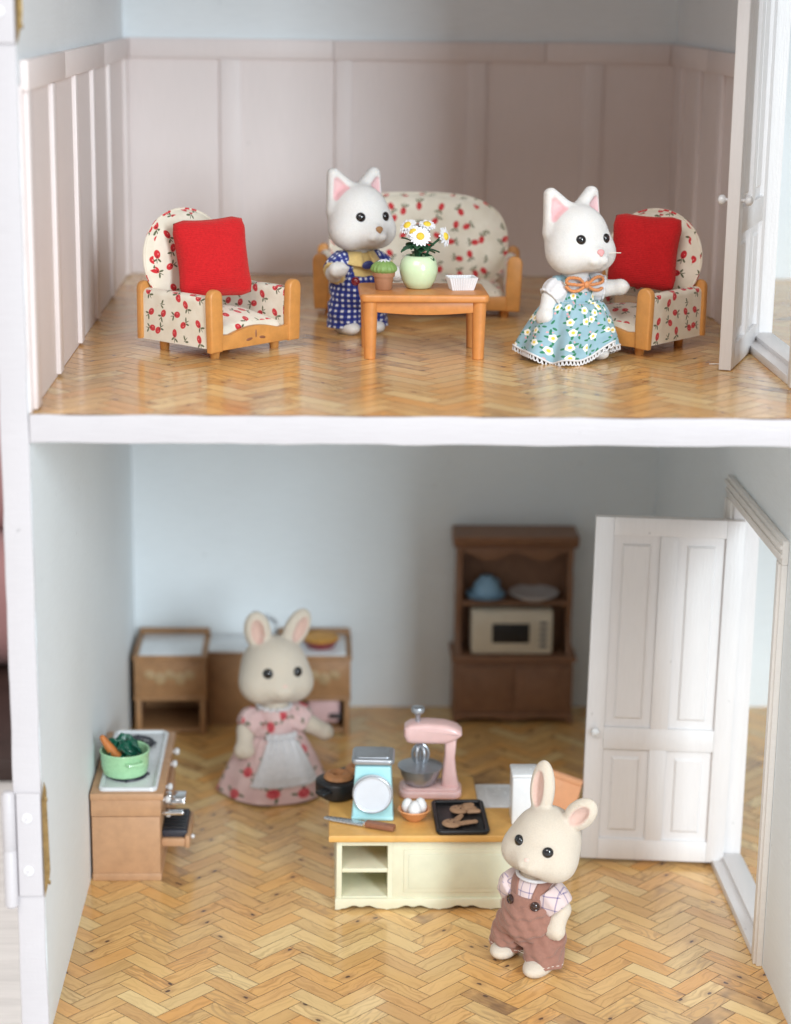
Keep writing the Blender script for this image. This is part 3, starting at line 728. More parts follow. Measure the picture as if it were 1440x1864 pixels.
round_back = [(2.85 * math.cos(R(a)), 4.25 + 2.50 * math.sin(R(a))) for a in range(-52, 233, 6)] 
upholstered('armchair', 'berry print armchair by the left wall with wooden posts', (7.40, 16.15, 0), 47.6, 6.1, round_back, 'armchair', 'berry print armchairs')
upholstered('armchair', 'berry print armchair half hidden behind the cat in the blue dress', (27.80, 17.9, 0), -42.6, 6.1, round_back, 'armchair', 'berry print armchairs')
def sofa_pt(a):
    c, s_ = math.cos(R(a)), math.sin(R(a))
    return (4.95 * math.copysign(abs(c) ** 0.64, c), 3.5 + 2.85 * math.copysign(abs(s_) ** 0.80, s_))
upholstered('sofa', 'berry print two seat sofa against the pink panelling', (17.75, 28.75, 0), -3.2, 11.2, [sofa_pt(a) for a in range(-40, 221, 5)], 'sofa')

def pillow(label, loc, rot, a, c, th, seed):
    rg = random.Random(seed); ph = [rg.random() * 6 for _ in range(6)]
    t = bmesh.new(); n = 26
    for sgn in (-1, 1):
        g = []
        for i in range(n + 1):
            row = []
            for j in range(n + 1):
                u, v = 2 * i / n - 1, 2 * j / n - 1
                x = u * a * (1 - 0.13 * (1 - v * v) * u * u); z = v * c * (1 - 0.10 * (1 - u * u) * v * v)
                e = max(0.0, (1 - abs(u) ** 2.4) * (1 - abs(v) ** 2.4)) ** 0.5
                cr = 1 - 0.06 * max(0, abs(u) + abs(v) - 1.55)          # blunt corners
                wr = 0.05 * math.sin(3 * u + ph[0]) * math.sin(4 * v + ph[1]) + 0.025 * math.sin(9 * u * v + ph[2])
                row.append(t.verts.new((x * (cr - 0.10 * max(0, abs(u * v) - 0.62) / 0.38), sgn * (th * e + wr * e * 1.4), z * (cr - 0.10 * max(0, abs(u * v) - 0.62) / 0.38))))
            g.append(row)
        for i in range(n):
            for j in range(n): t.faces.new((g[i][j], g[i + 1][j], g[i + 1][j + 1], g[i][j + 1]))
    bmesh.ops.remove_doubles(t, verts=t.verts, dist=1e-4); bmesh.ops.recalc_face_normals(t, faces=t.faces)
    o = O('cushion', B().add(t), 'red', ang=0); o.location = Vector(loc) * S; o.rotation_euler = tuple(R(x) for x in rot)
    return tag(o, label, 'cushion', 'red cushions on the armchairs')
pillow('bright red square cushion on the armchair by the left wall', (7.12, 15.85, 4.50), (-13, -2.5, 24), 2.04, 2.07, 0.86, 3)
pillow('red cushion on the armchair behind the cat in blue', (28.55, 17.75, 4.75), (-13, 1.5, -24), 1.92, 1.97, 0.82, 5)

# coffee table
ct = thing('coffee_table', 'amber wooden coffee table with round legs in front of the sofa', 'table', (17.37, 15.3, 0), 1.0)
def rrect(hx, hy, r_, n=6):
    o = []
    for cx, cy, a in ((hx - r_, hy - r_, 0), (-hx + r_, hy - r_, 90), (-hx + r_, -hy + r_, 180), (hx - r_, -hy + r_, 270)):
        o += [(cx + r_ * math.cos(R(a + 90 * i / n)), cy + r_ * math.sin(R(a + 90 * i / n))) for i in range(n + 1)]
    return o
O('table_top', B().prism(rrect(3.1, 2.12, 0.34), 2.78, 3.16, 'xy', 0.11, seg=3), 'tabwood', ct)
for sx in (-1, 1):
    for sy in (-1, 1): O('leg', B().lathe([(0, 0), (0.25, 0), (0.28, 0.03), (0.36, 2.8), (0, 2.8)], (sx * 2.62, sy * 1.66, 0), 22), 'tabwood', ct)
for sy in (-1, 1):
    n = 14; lo = [(-2.4 + 4.8 * i / n, 2.28 - 0.13 * math.sin(math.pi * i / n)) for i in range(n + 1)]
    O('apron', B().prism(lo + [(2.4, 2.8), (-2.4, 2.8)], sy * 1.72 - 0.11, sy * 1.72 + 0.11, 'xz', 0.04), 'tabwood', ct)
for sx in (-1, 1): O('apron', B().span((sx * 2.66 - 0.11, -1.4, 2.3), (sx * 2.66 + 0.11, 1.4, 2.8), 0.04), 'tabwood', ct)
ZT = 3.165
# vase and daisies
vz = tag(O('vase', B().lathe([(0, 0.0), (0.52, 0.0), (0.62, 0.05), (0.82, 0.38), (0.93, 0.78), (0.94, 1.02), (0.86, 1.34), (0.72, 1.54), (0.64, 1.60), (0.62, 1.60), (0.66, 1.5), (0.80, 1.30), (0.86, 1.0), (0.55, 0.2), (0, 0.15)], (0, 0, 0), 48), 'vase', loc=(17.17, 15.6, ZT)), 'pale green round vase standing on the coffee table', 'vase')
bq = thing('daisy_bouquet', 'white daisies with dark green leaves in the pale green vase', 'flowers', (17.17, 15.6, ZT))
def daisy(pos, nrm, r_):
    q_ = Vector(nrm).to_track_quat('Z', 'Y').to_matrix().to_4x4(); mt = Matrix.Translation(pos) @ q_
    hd = O('calyx', B().lathe([(0, -0.2), (0.1, -0.18), (0.2, -0.02), (0, 0.0)], (0, 0, 0), 12), 'leaf', bq); hd.matrix_local = Matrix.Translation(Vector(pos) * S) @ q_
    pt = B()
    for ly, (cnt, rr, zz) in enumerate(((17, r_, 0.0), (13, r_ * 0.84, 0.05))):
        for i in range(cnt):
            a = 2 * math.pi * (i + ly * 0.5) / cnt + rnd.uniform(-0.06, 0.06); w = r_ * 0.15; L = rr * rnd.uniform(0.93, 1.05); dz = rnd.uniform(-0.04, 0.04)
            def f(u, v, a=a, w=w, L=L, dz=dz, zz=zz):
                s_ = 0.14 + (L - 0.14) * v; wd = w * (0.45 + 0.75 * math.sin(math.pi * min(1, v * 0.86 + 0.08))) * (u - 0.5) * 2 * (1 if v < 0.98 else 0.45)
                return (s_ * math.cos(a) - wd * math.sin(a), s_ * math.sin(a) + wd * math.cos(a), zz + 0.1 * v - 0.12 * v * v + dz * v + 0.05 * abs(u - 0.5))
            pt.sheet(f, 2, 4)
    pe = O('petals', pt, 'petal', hd, ang=0)
    O('flower_centre', B().ell((0, 0, 0.07), (0.2, 0.2, 0.12), n=16), 'daisy_eye', hd)
base = Vector((0, 0, 1.3))
for pos, nrm, r_ in (((0.03, -0.55, 2.55), (-0.05, -0.85, 0.5), 0.52), ((-0.55, 0.05, 3.0), (-0.55, -0.55, 0.75), 0.46), ((0.38, 0.25, 3.02), (0.1, -0.45, 0.9), 0.44), ((1.22, -0.1, 2.52), (0.85, -0.5, 0.25), 0.5), ((-0.28, -0.3, 2.72), (-0.4, -0.8, 0.4), 0.4), ((0.15, 0.75, 2.75), (0.2, 0.7, 0.7), 0.44)):
    daisy(pos, nrm, r_)
    p = Vector(pos) - Vector(nrm).normalized() * 0.18
    O('stem', B().tube([base + Vector((pos[0] * 0.2, pos[1] * 0.2, 0)), base.lerp(p, 0.5) + Vector((0, 0, 0.12)), p], 0.06, 7), 'leaf', bq)
for i in range(16):
    a = i * 2.399; L = rnd.uniform(0.55, 0.85); w = rnd.uniform(0.2, 0.3); z0 = rnd.uniform(1.55, 2.2); tilt = rnd.uniform(-0.1, 0.55); r0 = 0.18
    def lf(u, v, a=a, L=L, w=w, z0=z0, tilt=tilt):
        s_ = r0 + L * v; wd = w * math.sin(math.pi * min(0.97, v * 0.9 + 0.08)) ** 0.8 * (u - 0.5) * 2 * (1 + 0.18 * math.sin(v * 22))
        return (s_ * math.cos(a) - wd * math.sin(a), s_ * math.sin(a) + wd * math.cos(a), z0 + tilt * v - 0.25 * v * v + 0.1 * abs(u - 0.5))
    O('leaf', B().sheet(lf, 4, 9, thick=0.02), 'leaf', bq, ang=0)

pc = thing('potted_cactus', 'small green cactus in a brown pot on the coffee table', 'plant', (15.45, 15.0, ZT))
O('pot', B().lathe([(0, 0), (0.37, 0), (0.40, 0.03), (0.475, 0.62), (0.53, 0.63), (0.54, 0.68), (0.55, 0.82), (0.52, 0.85), (0.45, 0.85), (0.43, 0.75), (0, 0.75)], n=32), 'terracotta', pc)
O('cactus', B().lathe([(0, 0.78), (0.48, 0.80), (0.60, 0.90), (0.635, 1.0), (0.58, 1.16), (0.42, 1.32), (0.2, 1.40), (0, 1.42)], n=72, mod=lambda a, z: 1 + 0.035 * math.cos(a * 18)), 'cactus', pc)
fl_ = B()
for i in range(9):
    a = i * 0.698; fl_.sheet(lambda u, v, a=a: ((0.05 + 0.36 * v) * math.cos(a) - 0.07 * (u - 0.5) * 2 * (1 - v) * math.sin(a), (0.05 + 0.36 * v) * math.sin(a) + 0.07 * (u - 0.5) * 2 * (1 - v) * math.cos(a), 1.45 - 0.16 * v * v), 2, 4, thick=0.02)
O('cactus_flower', fl_, 'petal', pc)

def case_wall(u, v):
    a = u * 4; k = int(a) % 4; f = a - int(a); hx, hy = 0.52 + 0.18 * v, 0.40 + 0.16 * v
    cs = [(-hx, -hy), (hx, -hy), (hx, hy), (-hx, hy)]; p, q = cs[k], cs[(k + 1) % 4]
    x, y = p[0] + (q[0] - p[0]) * f, p[1] + (q[1] - p[1]) * f
    w = 0.022 * math.sin(u * 2 * math.pi * 44); l = math.hypot(x, y)
    return (x + x / l * w, y + y / l * w, 0.62 * v)
pcase = tag(O('paper_case', B().sheet(case_wall, 176, 4, wrap=True, thick=0.02).span((-0.5, -0.38, 0.0), (0.5, 0.38, 0.025)), 'paper', loc=(19.25, 15.2, ZT)), 'empty white pleated paper case on the coffee table', 'paper case')
pcase.rotation_euler[2] = R(8)
tag(O('loose_thread', B().tube([(31.1, 12.6, 0.03), (31.4, 12.5, 0.06), (31.7, 12.55, 0.05), (31.95, 12.4, 0.03)], 0.03, 6), 'thread'), 'short pale thread lying on the parquet near the upper door', 'thread')

# ------------------------------------------------------------------ lower room: kitchen island and what stands on it
Z0 = -HL; ZC = Z0 + 4.27
isl = thing('kitchen_island', 'cream kitchen island with ochre counter and open shelves', 'kitchen island', (0, 0, Z0))
IX0, IX1, IY0, IY1 = 13.32, 23.9, 12.75, 16.2
O('counter_top', B().prism([(12.92, 12.42), (24.2, 12.42), (24.2, 16.1), (20.85, 16.1), (20.85, 20.35), (12.92, 20.35)], 3.86, 4.25, 'xy', 0.1, seg=3), 'counter', isl)
O('side_panel', B().span((IX0, IY0, 0.35), (IX0 + 0.28, 20.0, 3.855), 0.03), 'cream', isl)
O('side_panel', B().span((IX1 - 0.28, IY0, 0.35), (IX1, IY1, 3.855), 0.03), 'cream', isl)
O('divider', B().span((15.95, IY0 + 0.02, 0.62), (16.2, IY1 - 0.12, 3.855)), 'cream', isl)
O('back_panel', B().span((IX0 + 0.28, IY1 - 0.25, 0.5), (15.95, IY1 - 0.1, 3.855)), 'cream', isl)
for z in (0.5, 2.05): O('shelf', B().span((IX0 + 0.28, IY0 + 0.06, z), (15.95, IY1 - 0.25, z + 0.22), 0.03), 'cream', isl)
O('top_rail', B().span((IX0 + 0.28, IY0 + 0.03, 3.55), (15.95, IY0 + 0.2, 3.855)), 'cream', isl)
fp = O('front_panel', B().span((16.2, IY0, 0.6), (IX1 - 0.28, IY0 + 0.3, 3.855), 0.02), 'cream', isl)
O('panel_moulding', B().span((16.75, IY0 - 0.05, 0.95), (23.0, IY0 + 0.1, 3.35), 0.06).span((17.0, IY0 - 0.085, 1.2), (22.75, IY0 + 0.1, 3.1), 0.05), 'cream', fp)
O('rear_block', B().span((IX0 + 0.28, IY1 + 0.01, 0.35), (20.5, 20.0, 3.855), 0.03), 'cream', isl)
n = 60; lo = []
for i in range(n + 1):
    x = IX0 - 0.06 + (IX1 - IX0 + 0.12) * i / n; u = abs(((i / n) * 4) % 1.0 - 0.5) * 2
    lo.append((x, 0.04 + (0.26 * (1 - u ** 2) * (0.75 + 0.25 * math.cos((1 - u) * 9)) if 1.5 < i < n - 1.5 else 0.0)))
O('scalloped_plinth', B().prism(lo + [(IX1 + 0.06, 0.66), (IX0 - 0.06, 0.66)], IY0 - 0.1, IY0 + 0.12, 'xz', 0.03), 'cream', isl)
O('plinth', B().span((IX0 - 0.05, IY0 + 0.13, 0.02), (IX0 + 0.2, 19.9, 0.6)), 'cream', isl)
O('plinth', B().span((IX1 - 0.2, IY0 + 0.13, 0.02), (IX1 + 0.05, IY1, 0.6)), 'cream', isl)

ks = thing('kitchen_scale', 'aqua kitchen scale with a big pale dial and silver pan', 'scale', (15.22, 15.2, ZC), -3)
O('body', B().add((lambda t: (bmesh.ops.create_cone(t, cap_ends=True, segments=4, radius1=1.56, radius2=1.34, depth=2.9), bmesh.ops.rotate(t, cent=(0, 0, 0), matrix=Matrix.Rotation(R(45), 3, 'Z'), verts=t.verts), bmesh.ops.bevel(t, geom=t.edges[:], offset=0.12, segments=3, profile=0.5, affect='EDGES'), t)[-1])(bmesh.new()), Matrix.Translation((0, 0, 1.5)) @ Matrix.Diagonal((0.97, 0.82, 1, 1))), 'aqua', ks)
O('foot_plate', B().box((0, 0, 0.12), (2.2, 1.9, 0.24), 0.1), 'aqua', ks)
dl = O('dial', B().lathe([(0, 0.0), (0.98, 0.0), (1.02, -0.05), (1.0, -0.1)], (0, -1.02, 1.55), 48, (90, 0, 0)).lathe([(0.0, 0.16), (0.86, 0.16), (0.88, 0.18), (0.93, 0.24), (1.0, 0.22), (1.04, 0.12), (1.04, 0.0), (0.9, -0.12), (0, -0.12)], (0, -1.0, 1.55), 48, (90, 0, 0)), 'dial', ks)
O('rim', B().torus((0, -1.2, 1.55), 0.985, 0.045, (90, 0, 0), 48, 8), 'silver', dl)
O('neck', B().box((0, 0, 3.0), (1.0, 0.9, 0.2), 0.03), 'silver', ks)
pn = O('pan', B().prism(rrect(1.1, 0.98, 0.3), 3.05, 3.38, 'xy', 0.12, seg=3), 'silver', ks)
O('pan_ridge', B().prism(rrect(0.9, 0.78, 0.22), 3.36, 3.45, 'xy', 0.05), 'silver', pn)

mx = thing('stand_mixer', 'pale pink stand mixer with a silver bowl on the counter', 'mixer', (18.35, 18.0, ZC), -2)
O('base', B().prism(rrect(1.66, 0.95, 0.5), 0.0, 0.42, 'xy', 0.12, seg=3).prism(rrect(1.5, 0.8, 0.42), 0.4, 0.56, 'xy', 0.07), 'mixer', mx)
O('column', B().prism([(0.62, 0.5), (1.52, 0.5), (1.36, 1.3), (1.28, 2.2), (1.36, 3.3), (0.72, 3.3), (0.74, 2.2), (0.62, 1.1)], -0.5, 0.5, 'xz', 0.18, seg=3), 'mixer', mx)
hp = [(-1.45, 3.4), (-1.3, 3.06), (-1.0, 2.98), (0.75, 2.98), (1.25, 3.15), (1.62, 3.45), (1.62, 3.62), (1.35, 3.86), (0.7, 4.06), (-0.3, 4.12), (-1.1, 4.04), (-1.42, 3.82)]
O('motor_head', B().prism(hp, -0.66, 0.66, 'xz', 0.26, seg=4), 'mixer', mx)
O('top_knob', B().lathe([(0.14, 3.95), (0.13, 4.4), (0.18, 4.5), (0.34, 4.6), (0.37, 4.74), (0.33, 4.86), (0.24, 4.88), (0.2, 4.84), (0, 4.84)], (-0.72, 0, 0), 24), 'silver', mx)
O('mixing_bowl', B().lathe([(0, 0.58), (0.62, 0.58), (0.82, 0.7), (1.02, 1.15), (1.1, 1.5), (1.19, 1.54), (1.2, 1.6), (1.08, 1.63), (0.5, 1.78), (0.3, 1.86), (0, 1.88)], (-0.55, -0.05, 0), 40), 'silver', mx)
bt = B().tube([(-0.55, -0.05, 1.7), (-0.55, -0.05, 3.05)], 0.09, 10)
for a in (0, 60, 120):
    loop = [(-0.55 + 0.42 * math.sin(w) * math.cos(R(a)), -0.05 + 0.42 * math.sin(w) * math.sin(R(a)), 2.25 + 0.55 * math.cos(w)) for w in [2 * math.pi * i / 24 for i in range(24)]]
    bt.tube(loop, 0.085, 8, closed=True)
O('whisk', bt, 'silver', mx)

eb = tag(O('egg_bowl', B().lathe([(0, 0), (0.36, 0), (0.40, 0.05), (0.66, 0.28), (0.80, 0.55), (0.86, 0.60), (0.82, 0.66), (0.74, 0.6), (0.58, 0.32), (0, 0.18)], n=36), 'bowl', loc=(17.33, 14.45, ZC)), 'small terracotta bowl holding three eggs', 'bowl')
for i, (dx, dy, w) in enumerate(((-0.30, 0.16, 'back left'), (0.33, 0.16, 'back right'), (0.02, -0.28, 'front'))):
    e = tag(O('egg', B().lathe([(0, -0.40), (0.18, -0.36), (0.31, -0.2), (0.345, 0.0), (0.30, 0.2), (0.19, 0.38), (0.08, 0.46), (0, 0.47)], n=22), 'egg', loc=(17.33 + dx, 14.45 + dy, ZC + 0.66)), 'white egg at the %s of the little bowl' % w, 'egg', 'eggs in the bowl')
    e.rotation_euler = (R(8 - 14 * i), R(6 * (i - 1)), 0)

bk_ = thing('baking_tray', 'black baking tray at the front of the island counter', 'tray', (19.72, 14.45, ZC), 1.0)
O('tray_floor', B().prism(rrect(1.3, 2.0, 0.22), 0.0, 0.1, 'xy', 0.02), 'black', bk_)
rim = [(x, y, 0.16) for x, y in rrect(1.27, 1.97, 0.24)]
O('rim', B().tube(rim, 0.12, 10, closed=True), 'black', bk_)
def biscuit(label, loc, rz, ears):
    c = thing('biscuit', label, 'biscuit', loc, rz, 'animal biscuits on the tray')
    body = B().ell((0, 0, 0.14), (0.52, 0.50, 0.15), n=22)
    for x0, y0, x1, y1, r_ in ears: body.tube([(x0, y0, 0.13), ((x0 + x1) / 2, (y0 + y1) / 2, 0.14), (x1, y1, 0.13)], [r_ * 0.95, r_, r_ * 0.8], 10, flat=0.6).ell((x1, y1, 0.13), (r_ * 0.8, r_ * 0.8, 0.11), n=10)
    O('dough', body, 'cookie', c)
    for x, y in ((-0.18, 0.02), (0.18, 0.02)): O('eye', B().ell((x, y, 0.275), (0.06, 0.06, 0.03), n=10), 'cookie_dark', c)
    O('mouth', B().tube([(-0.09, -0.2, 0.26), (0, -0.25, 0.255), (0.09, -0.2, 0.26)], 0.022, 6), 'cookie_dark', c)
biscuit('rabbit shaped biscuit at the front of the black tray', (19.22, 13.35, ZC + 0.11), -62, [(0.2, 0.3, 0.36, 1.2, 0.2), (-0.15, 0.3, -0.62, 0.95, 0.18)])
biscuit('bear shaped biscuit at the back of the black tray', (19.72, 15.15, ZC + 0.11), -75, [(0.3, 0.34, 0.42, 0.86, 0.24), (-0.3, 0.34, -0.45, 0.8, 0.24), (0, 0.2, 0, 0.7, 0.34)])

kn = thing('kitchen_knife', 'kitchen knife with a brown handle at the counter edge', 'knife', (14.62, 13.6, ZC + 0.05), -22.5)
O('blade', B().prism([(-2.15, 0.1), (-2.0, 0.28), (-1.2, 0.36), (0.0, 0.34), (0.25, 0.2), (0.25, -0.12), (-0.1, -0.16), (-1.6, -0.12), (-2.1, -0.02)], 0.0, 0.09, 'xy', 0.02), 'blade', kn)
O('handle', B().box((1.0, 0.0, 0.14), (1.6, 0.46, 0.3), 0.08), 'handle', kn)
O('bolster', B().box((0.2, 0.0, 0.12), (0.16, 0.42, 0.26), 0.04), 'chrome', kn)

dp = thing('ring_cake_pan', 'black ring cake pan behind the aqua scale', 'pan', (14.0, 18.3, ZC), 40)
O('pan_body', B().prism(rrect(1.85, 1.08, 0.8), 0.0, 0.95, 'xy', 0.16, seg=3), 'black', dp)
O('pan_handle', B().box((-1.95, -0.35, 0.55), (0.9, 0.7, 0.26), 0.12), 'black', dp)
for dx, w in ((-0.72, 'front'), (0.75, 'rear')):
    q_ = Matrix.Rotation(R(40), 4, 'Z') @ Vector((dx, 0, 0))
    tag(O('ring_cake', B().lathe([(0.20, 0.0), (0.20, 0.14), (0.27, 0.28), (0.48, 0.36), (0.72, 0.28), (0.80, 0.1), (0.7, 0.0)], n=30), 'donut', loc=(14.0 + q_.x, 18.3 + q_.y, ZC + 0.90)), 'brown ring cake in the %s hollow of the black pan' % w, 'cake', 'ring cakes in the pan')

# white sink and box, peach chair, all behind the little rabbit
sk = thing('white_basin', 'white basin behind the right end of the island', 'basin', (22.6, 18.1, Z0))
O('basin_body', B().span((-1.65, -1.85, 0), (1.75, 1.75, 3.5), 0.08), 'enamel', sk)
O('basin_rim', B().prism(rrect(1.8, 1.9, 0.25), 3.48, 3.98, 'xy', 0.1, seg=3), 'enamel', sk)
O('drainer', B().prism(rrect(1.2, 1.3, 0.3), 3.96, 4.02, 'xy', 0.03), 'enamel', sk)
wb_ = thing('white_storage_box', 'upright white box on the counter behind the small rabbit', 'box', (23.0, 14.4, ZC), 0)
O('box_body', B().box((0, 0, 1.3), (1.35, 1.5, 2.6), 0.09, seg=3), 'enamel', wb_)
O('box_lid', B().box((0, 0, 2.7), (1.42, 1.56, 0.22), 0.08), 'enamel', wb_)
pch = thing('peach_chair', 'peach plastic chair back showing between the small rabbit\'s ears', 'chair', (25.3, 18.6, Z0), -22)
O('backrest', B().prism(rrect(0.98, 1.25, 0.25), -0.14, 0.14, 'xz', 0.08, mat=Matrix.Translation((0.1, 0, 3.75)) @ Matrix.Rotation(R(12), 4, 'Y') @ Matrix.Rotation(R(-8), 4, 'X')), 'peach', pch)
O('top_rail', B().box((0.3, 0.16, 4.9), (2.06, 0.42, 0.36), 0.12, (0, 12, 0)), 'peach', pch)
O('seat', B().box((0, -0.95, 2.6), (2.0, 2.0, 0.3), 0.1), 'peach', pch)
for sx in (-1, 1):
    for y in (-1.8, 0.0): O('leg', B().lathe([(0, 0), (0.14, 0), (0.17, 2.5), (0, 2.5)], (sx * 0.8, y, 0), 14), 'enamel', pch)

# ------------------------------------------------------------------ cooker along the left wall
ck = thing('cooker', 'tan cooker cabinet with a white hob beside the left wall', 'cooker', (0, 0, Z0))
CX0, CX1, CY0, CY1 = 0.48, 4.05, 16.35, 25.3
O('carcass', B().span((CX0, CY0, 0.25), (CX1, CY1, 3.62), 0.04), 'tan', ck)
O('plinth', B().span((CX0 - 0.02, CY0 - 0.06, 0.0), (CX1 + 0.05, CY1, 0.42), 0.05), 'tan', ck)
O('drawer_band', B().span((CX0 - 0.02, CY0 - 0.05, 3.66), (CX1 + 0.06, CY1, 4.62), 0.04), 'tan', ck)
O('worktop', B().span((CX0 - 0.05, CY0 - 0.16, 4.6), (CX1 + 0.22, CY1 + 0.05, 4.98), 0.06), 'tan', ck)
hb = O('hob_plate', B().prism([(x + 2.38, y + 20.8) for x, y in rrect(1.52, 4.3, 0.3)], 4.94, 5.04, 'xy', 0.03), 'enamel', ck)
O('hob_rim', B().tube([(x + 2.38, y + 20.8, 5.06) for x, y in rrect(1.42, 4.2, 0.3)], 0.13, 8, closed=True), 'enamel', hb)
for y in (18.7, 23.3):
    rg = O('burner', B().torus((2.2, y, 5.08), 0.95, 0.1, None, 30, 8).torus((2.2, y, 5.08), 0.45, 0.09, None, 24, 8).box((2.2, y, 5.1), (2.3, 0.14, 0.12), 0.03).box((2.2, y, 5.1), (0.14, 2.3, 0.12), 0.03), 'char', ck)
for y, z in ((24.4, 4.15), (22.6, 4.12), (19.2, 4.15), (17.6, 4.1), (17.8, 3.2)):
    O('control_knob', B().lathe([(0, 0), (0.1, 0), (0.1, 0.12), (0.19, 0.2), (0.21, 0.32), (0.14, 0.42), (0, 0.43)], (CX1 + 0.05, y, z), 14, (0, 90, 0)), 'enamel', ck)
O('oven_door', B().span((CX1 + 0.01, 20.7, 0.5), (CX1 + 0.18, 24.9, 3.3), 0.04), 'tan', ck)
gd = O('grill_drawer', B().span((CX1, 17.2, 1.55), (CX1 + 1.45, 20.4, 2.0), 0.06).span((CX1 + 1.25, 17.1, 1.5), (CX1 + 1.5, 20.5, 2.2), 0.06), 'tan', ck)
gt = O('grill_tray', B().span((CX1 + 0.0, 17.35, 2.0), (CX1 + 1.35, 20.3, 2.42), 0.1), 'char', gd)
for i in range(7): O('grill_bar', B().span((CX1 + 0.05, 17.55 + i * 0.4, 2.4), (CX1 + 1.3, 17.7 + i * 0.4, 2.52), 0.04), 'black', gt)
O('drawer_knob', B().ell((CX1 + 1.6, 18.0, 1.8), 0.12, n=12), 'enamel', gd)
for y0, z in ((17.2, 3.5), (18.3, 3.62)): O('chrome_handle', B().box((CX1 + 0.62, y0, z), (1.15, 0.32, 0.2), 0.06), 'chrome', ck)
O('chrome_bracket', B().box((CX1 + 0.85, 18.9, 3.75), (0.7, 1.1, 0.16), 0.05).box((CX1 + 0.3, 18.5, 3.9), (0.35, 0.7, 0.35), 0.1), 'chrome', ck)

pt_ = thing('cooking_pot', 'mint green cooking pot full of vegetables on the hob', 'pot', (2.05, 18.75, Z0 + 5.14))
O('pot_body', B().lathe([(0, 0.0), (1.0, 0.0), (1.16, 0.1), (1.26, 0.5), (1.3, 1.25), (1.34, 1.32), (1.3, 1.38), (1.22, 1.32), (1.18, 0.8), (1.05, 0.62), (0, 0.6)], n=44), 'pot', pt_)
for a in (-62, 118):
    c, s_ = math.cos(R(a)), math.sin(R(a)); q_ = [(1.26, -0.42), (1.5, -0.36), (1.56, 0), (1.5, 0.36), (1.26, 0.42)]
    O('handle', B().tube([(x * c - y * s_, x * s_ + y * c, 0.95) for x, y in q_], 0.09, 8), 'pot', pt_)
tag(O('carrot', B().tube([(1.75, 18.4, Z0 + 6.1), (1.3, 18.25, Z0 + 6.75), (0.95, 18.15, Z0 + 7.35)], [0.26, 0.25, 0.16], 12).ell((0.95, 18.15, Z0 + 7.35), 0.16, n=10), 'carrot'), 'orange carrot sticking out of the mint green pot', 'carrot')
gv = thing('green_vegetable', 'dark green leafy vegetable in the mint green pot', 'vegetable', (2.15, 18.85, Z0 + 5.9))
for i, (x, y, z, ra, rb, rc) in enumerate(((-0.35, 0.25, 0.80, -25, 20, 20), (0.15, 0.10, 0.78, 25, 38, -10), (0.25, -0.25, 0.55, 38, 30, 35), (-0.35, -0.30, 0.62, 48, -15, 60), (0.55, 0.2, 0.5, -10, 48, 5))):
    Mt = Matrix.Translation((x, y, z)) @ frame_rot((ra, rb, rc))
    def lf(u, v, Mt=Mt):
        w = 0.46 * math.sin(math.pi * min(0.98, v * 0.88 + 0.1)) ** 0.7 * (u - 0.5) * 2
        return Mt @ Vector(((v - 0.5) * 1.5, w, 0.16 * math.cos(u * 6.28) * (1 - v) - 0.35 * (v - 0.5) ** 2 + 0.05 * math.sin(v * 18 + u * 9)))
    O('leaf', B().sheet(lf, 12, 16, thick=0.07), 'pepper', gv, ang=0)
tag(O('tomato_slice', B().ell((2.65, 18.1, Z0 + 6.05), (0.35, 0.3, 0.2), n=14), 'tomato'), 'orange red tomato piece at the rim of the pot', 'tomato')

# ------------------------------------------------------------------ sink unit at the back
su = thing('kitchen_cabinet', 'brown kitchen cabinet with white tops along the back wall', 'cabinet', (0, 0, Z0))
for x0, x1 in ((0.75, 5.25), (9.75, 14.35)):
    O('drawer_box', B().span((x0, 37.9, 2.55), (x1, 42.5, 5.0), 0.05), 'oak', su)
    O('worktop', B().span((x0 - 0.08, 37.75, 5.0), (x1 + 0.08, 42.6, 5.25), 0.05), 'oak', su)
    O('white_top', B().span((x0 + 0.3, 38.0, 5.24), (x1 - 0.3, 42.2, 5.33), 0.03), 'enamel', su)
    O('upstand', B().span((x0 - 0.02, 42.35, 5.2), (x1 + 0.02, 42.65, 5.62), 0.05), 'oak', su)
    df = O('drawer_front', B().span((x0 + 0.35, 37.82, 3.1), (x1 - 0.35, 38.0, 4.7), 0.05), 'oak', su)
    cv = B()
    for i in range(5):
        cv.ell((x0 + 1.0 + i * (x1 - x0 - 2.0) / 4, 37.82, 3.9 + 0.12 * math.cos(i * 3.1)), (0.38, 0.08, 0.3 + 0.12 * (i % 2)), (0, 25 * (-1) ** i, 0), n=14)
    O('carving', cv, 'carving', df)
    O('lower_rail', B().span((x0 - 0.03, 37.8, 2.3), (x1 + 0.03, 42.5, 2.56), 0.05), 'oak', su)
    for a in (x0 + 0.05, x1 - 0.4): O('leg', B().span((a, 37.9, 0), (a + 0.36, 38.25, 2.3), 0.04), 'oak', su)
    O('back_panel', B().span((x0 + 0.02, 42.1, 0.0), (x1 - 0.02, 42.5, 2.3)), 'oak', su)
    [O('side_board', B().span((a_, 38.25, 0.0), (a_ + 0.2, 42.1, 2.3)), 'walnut', su) for a_ in (x0 + 0.05, x1 - 0.25)]
    O('bottom_board', B().span((x0 + 0.25, 38.0, 0.1), (x1 - 0.25, 42.1, 0.35), 0.04), 'oak', su)
O('centre_cupboard', B().span((5.26, 39.6, 0.0), (9.74, 42.5, 5.0), 0.05), 'oak', su)
O('centre_top', B().span((5.3, 39.3, 4.98), (9.7, 42.4, 5.2), 0.05), 'enamel', su)
O('centre_door', B().span((5.6, 39.45, 0.5), (9.4, 39.62, 4.6), 0.05), 'oak', su)
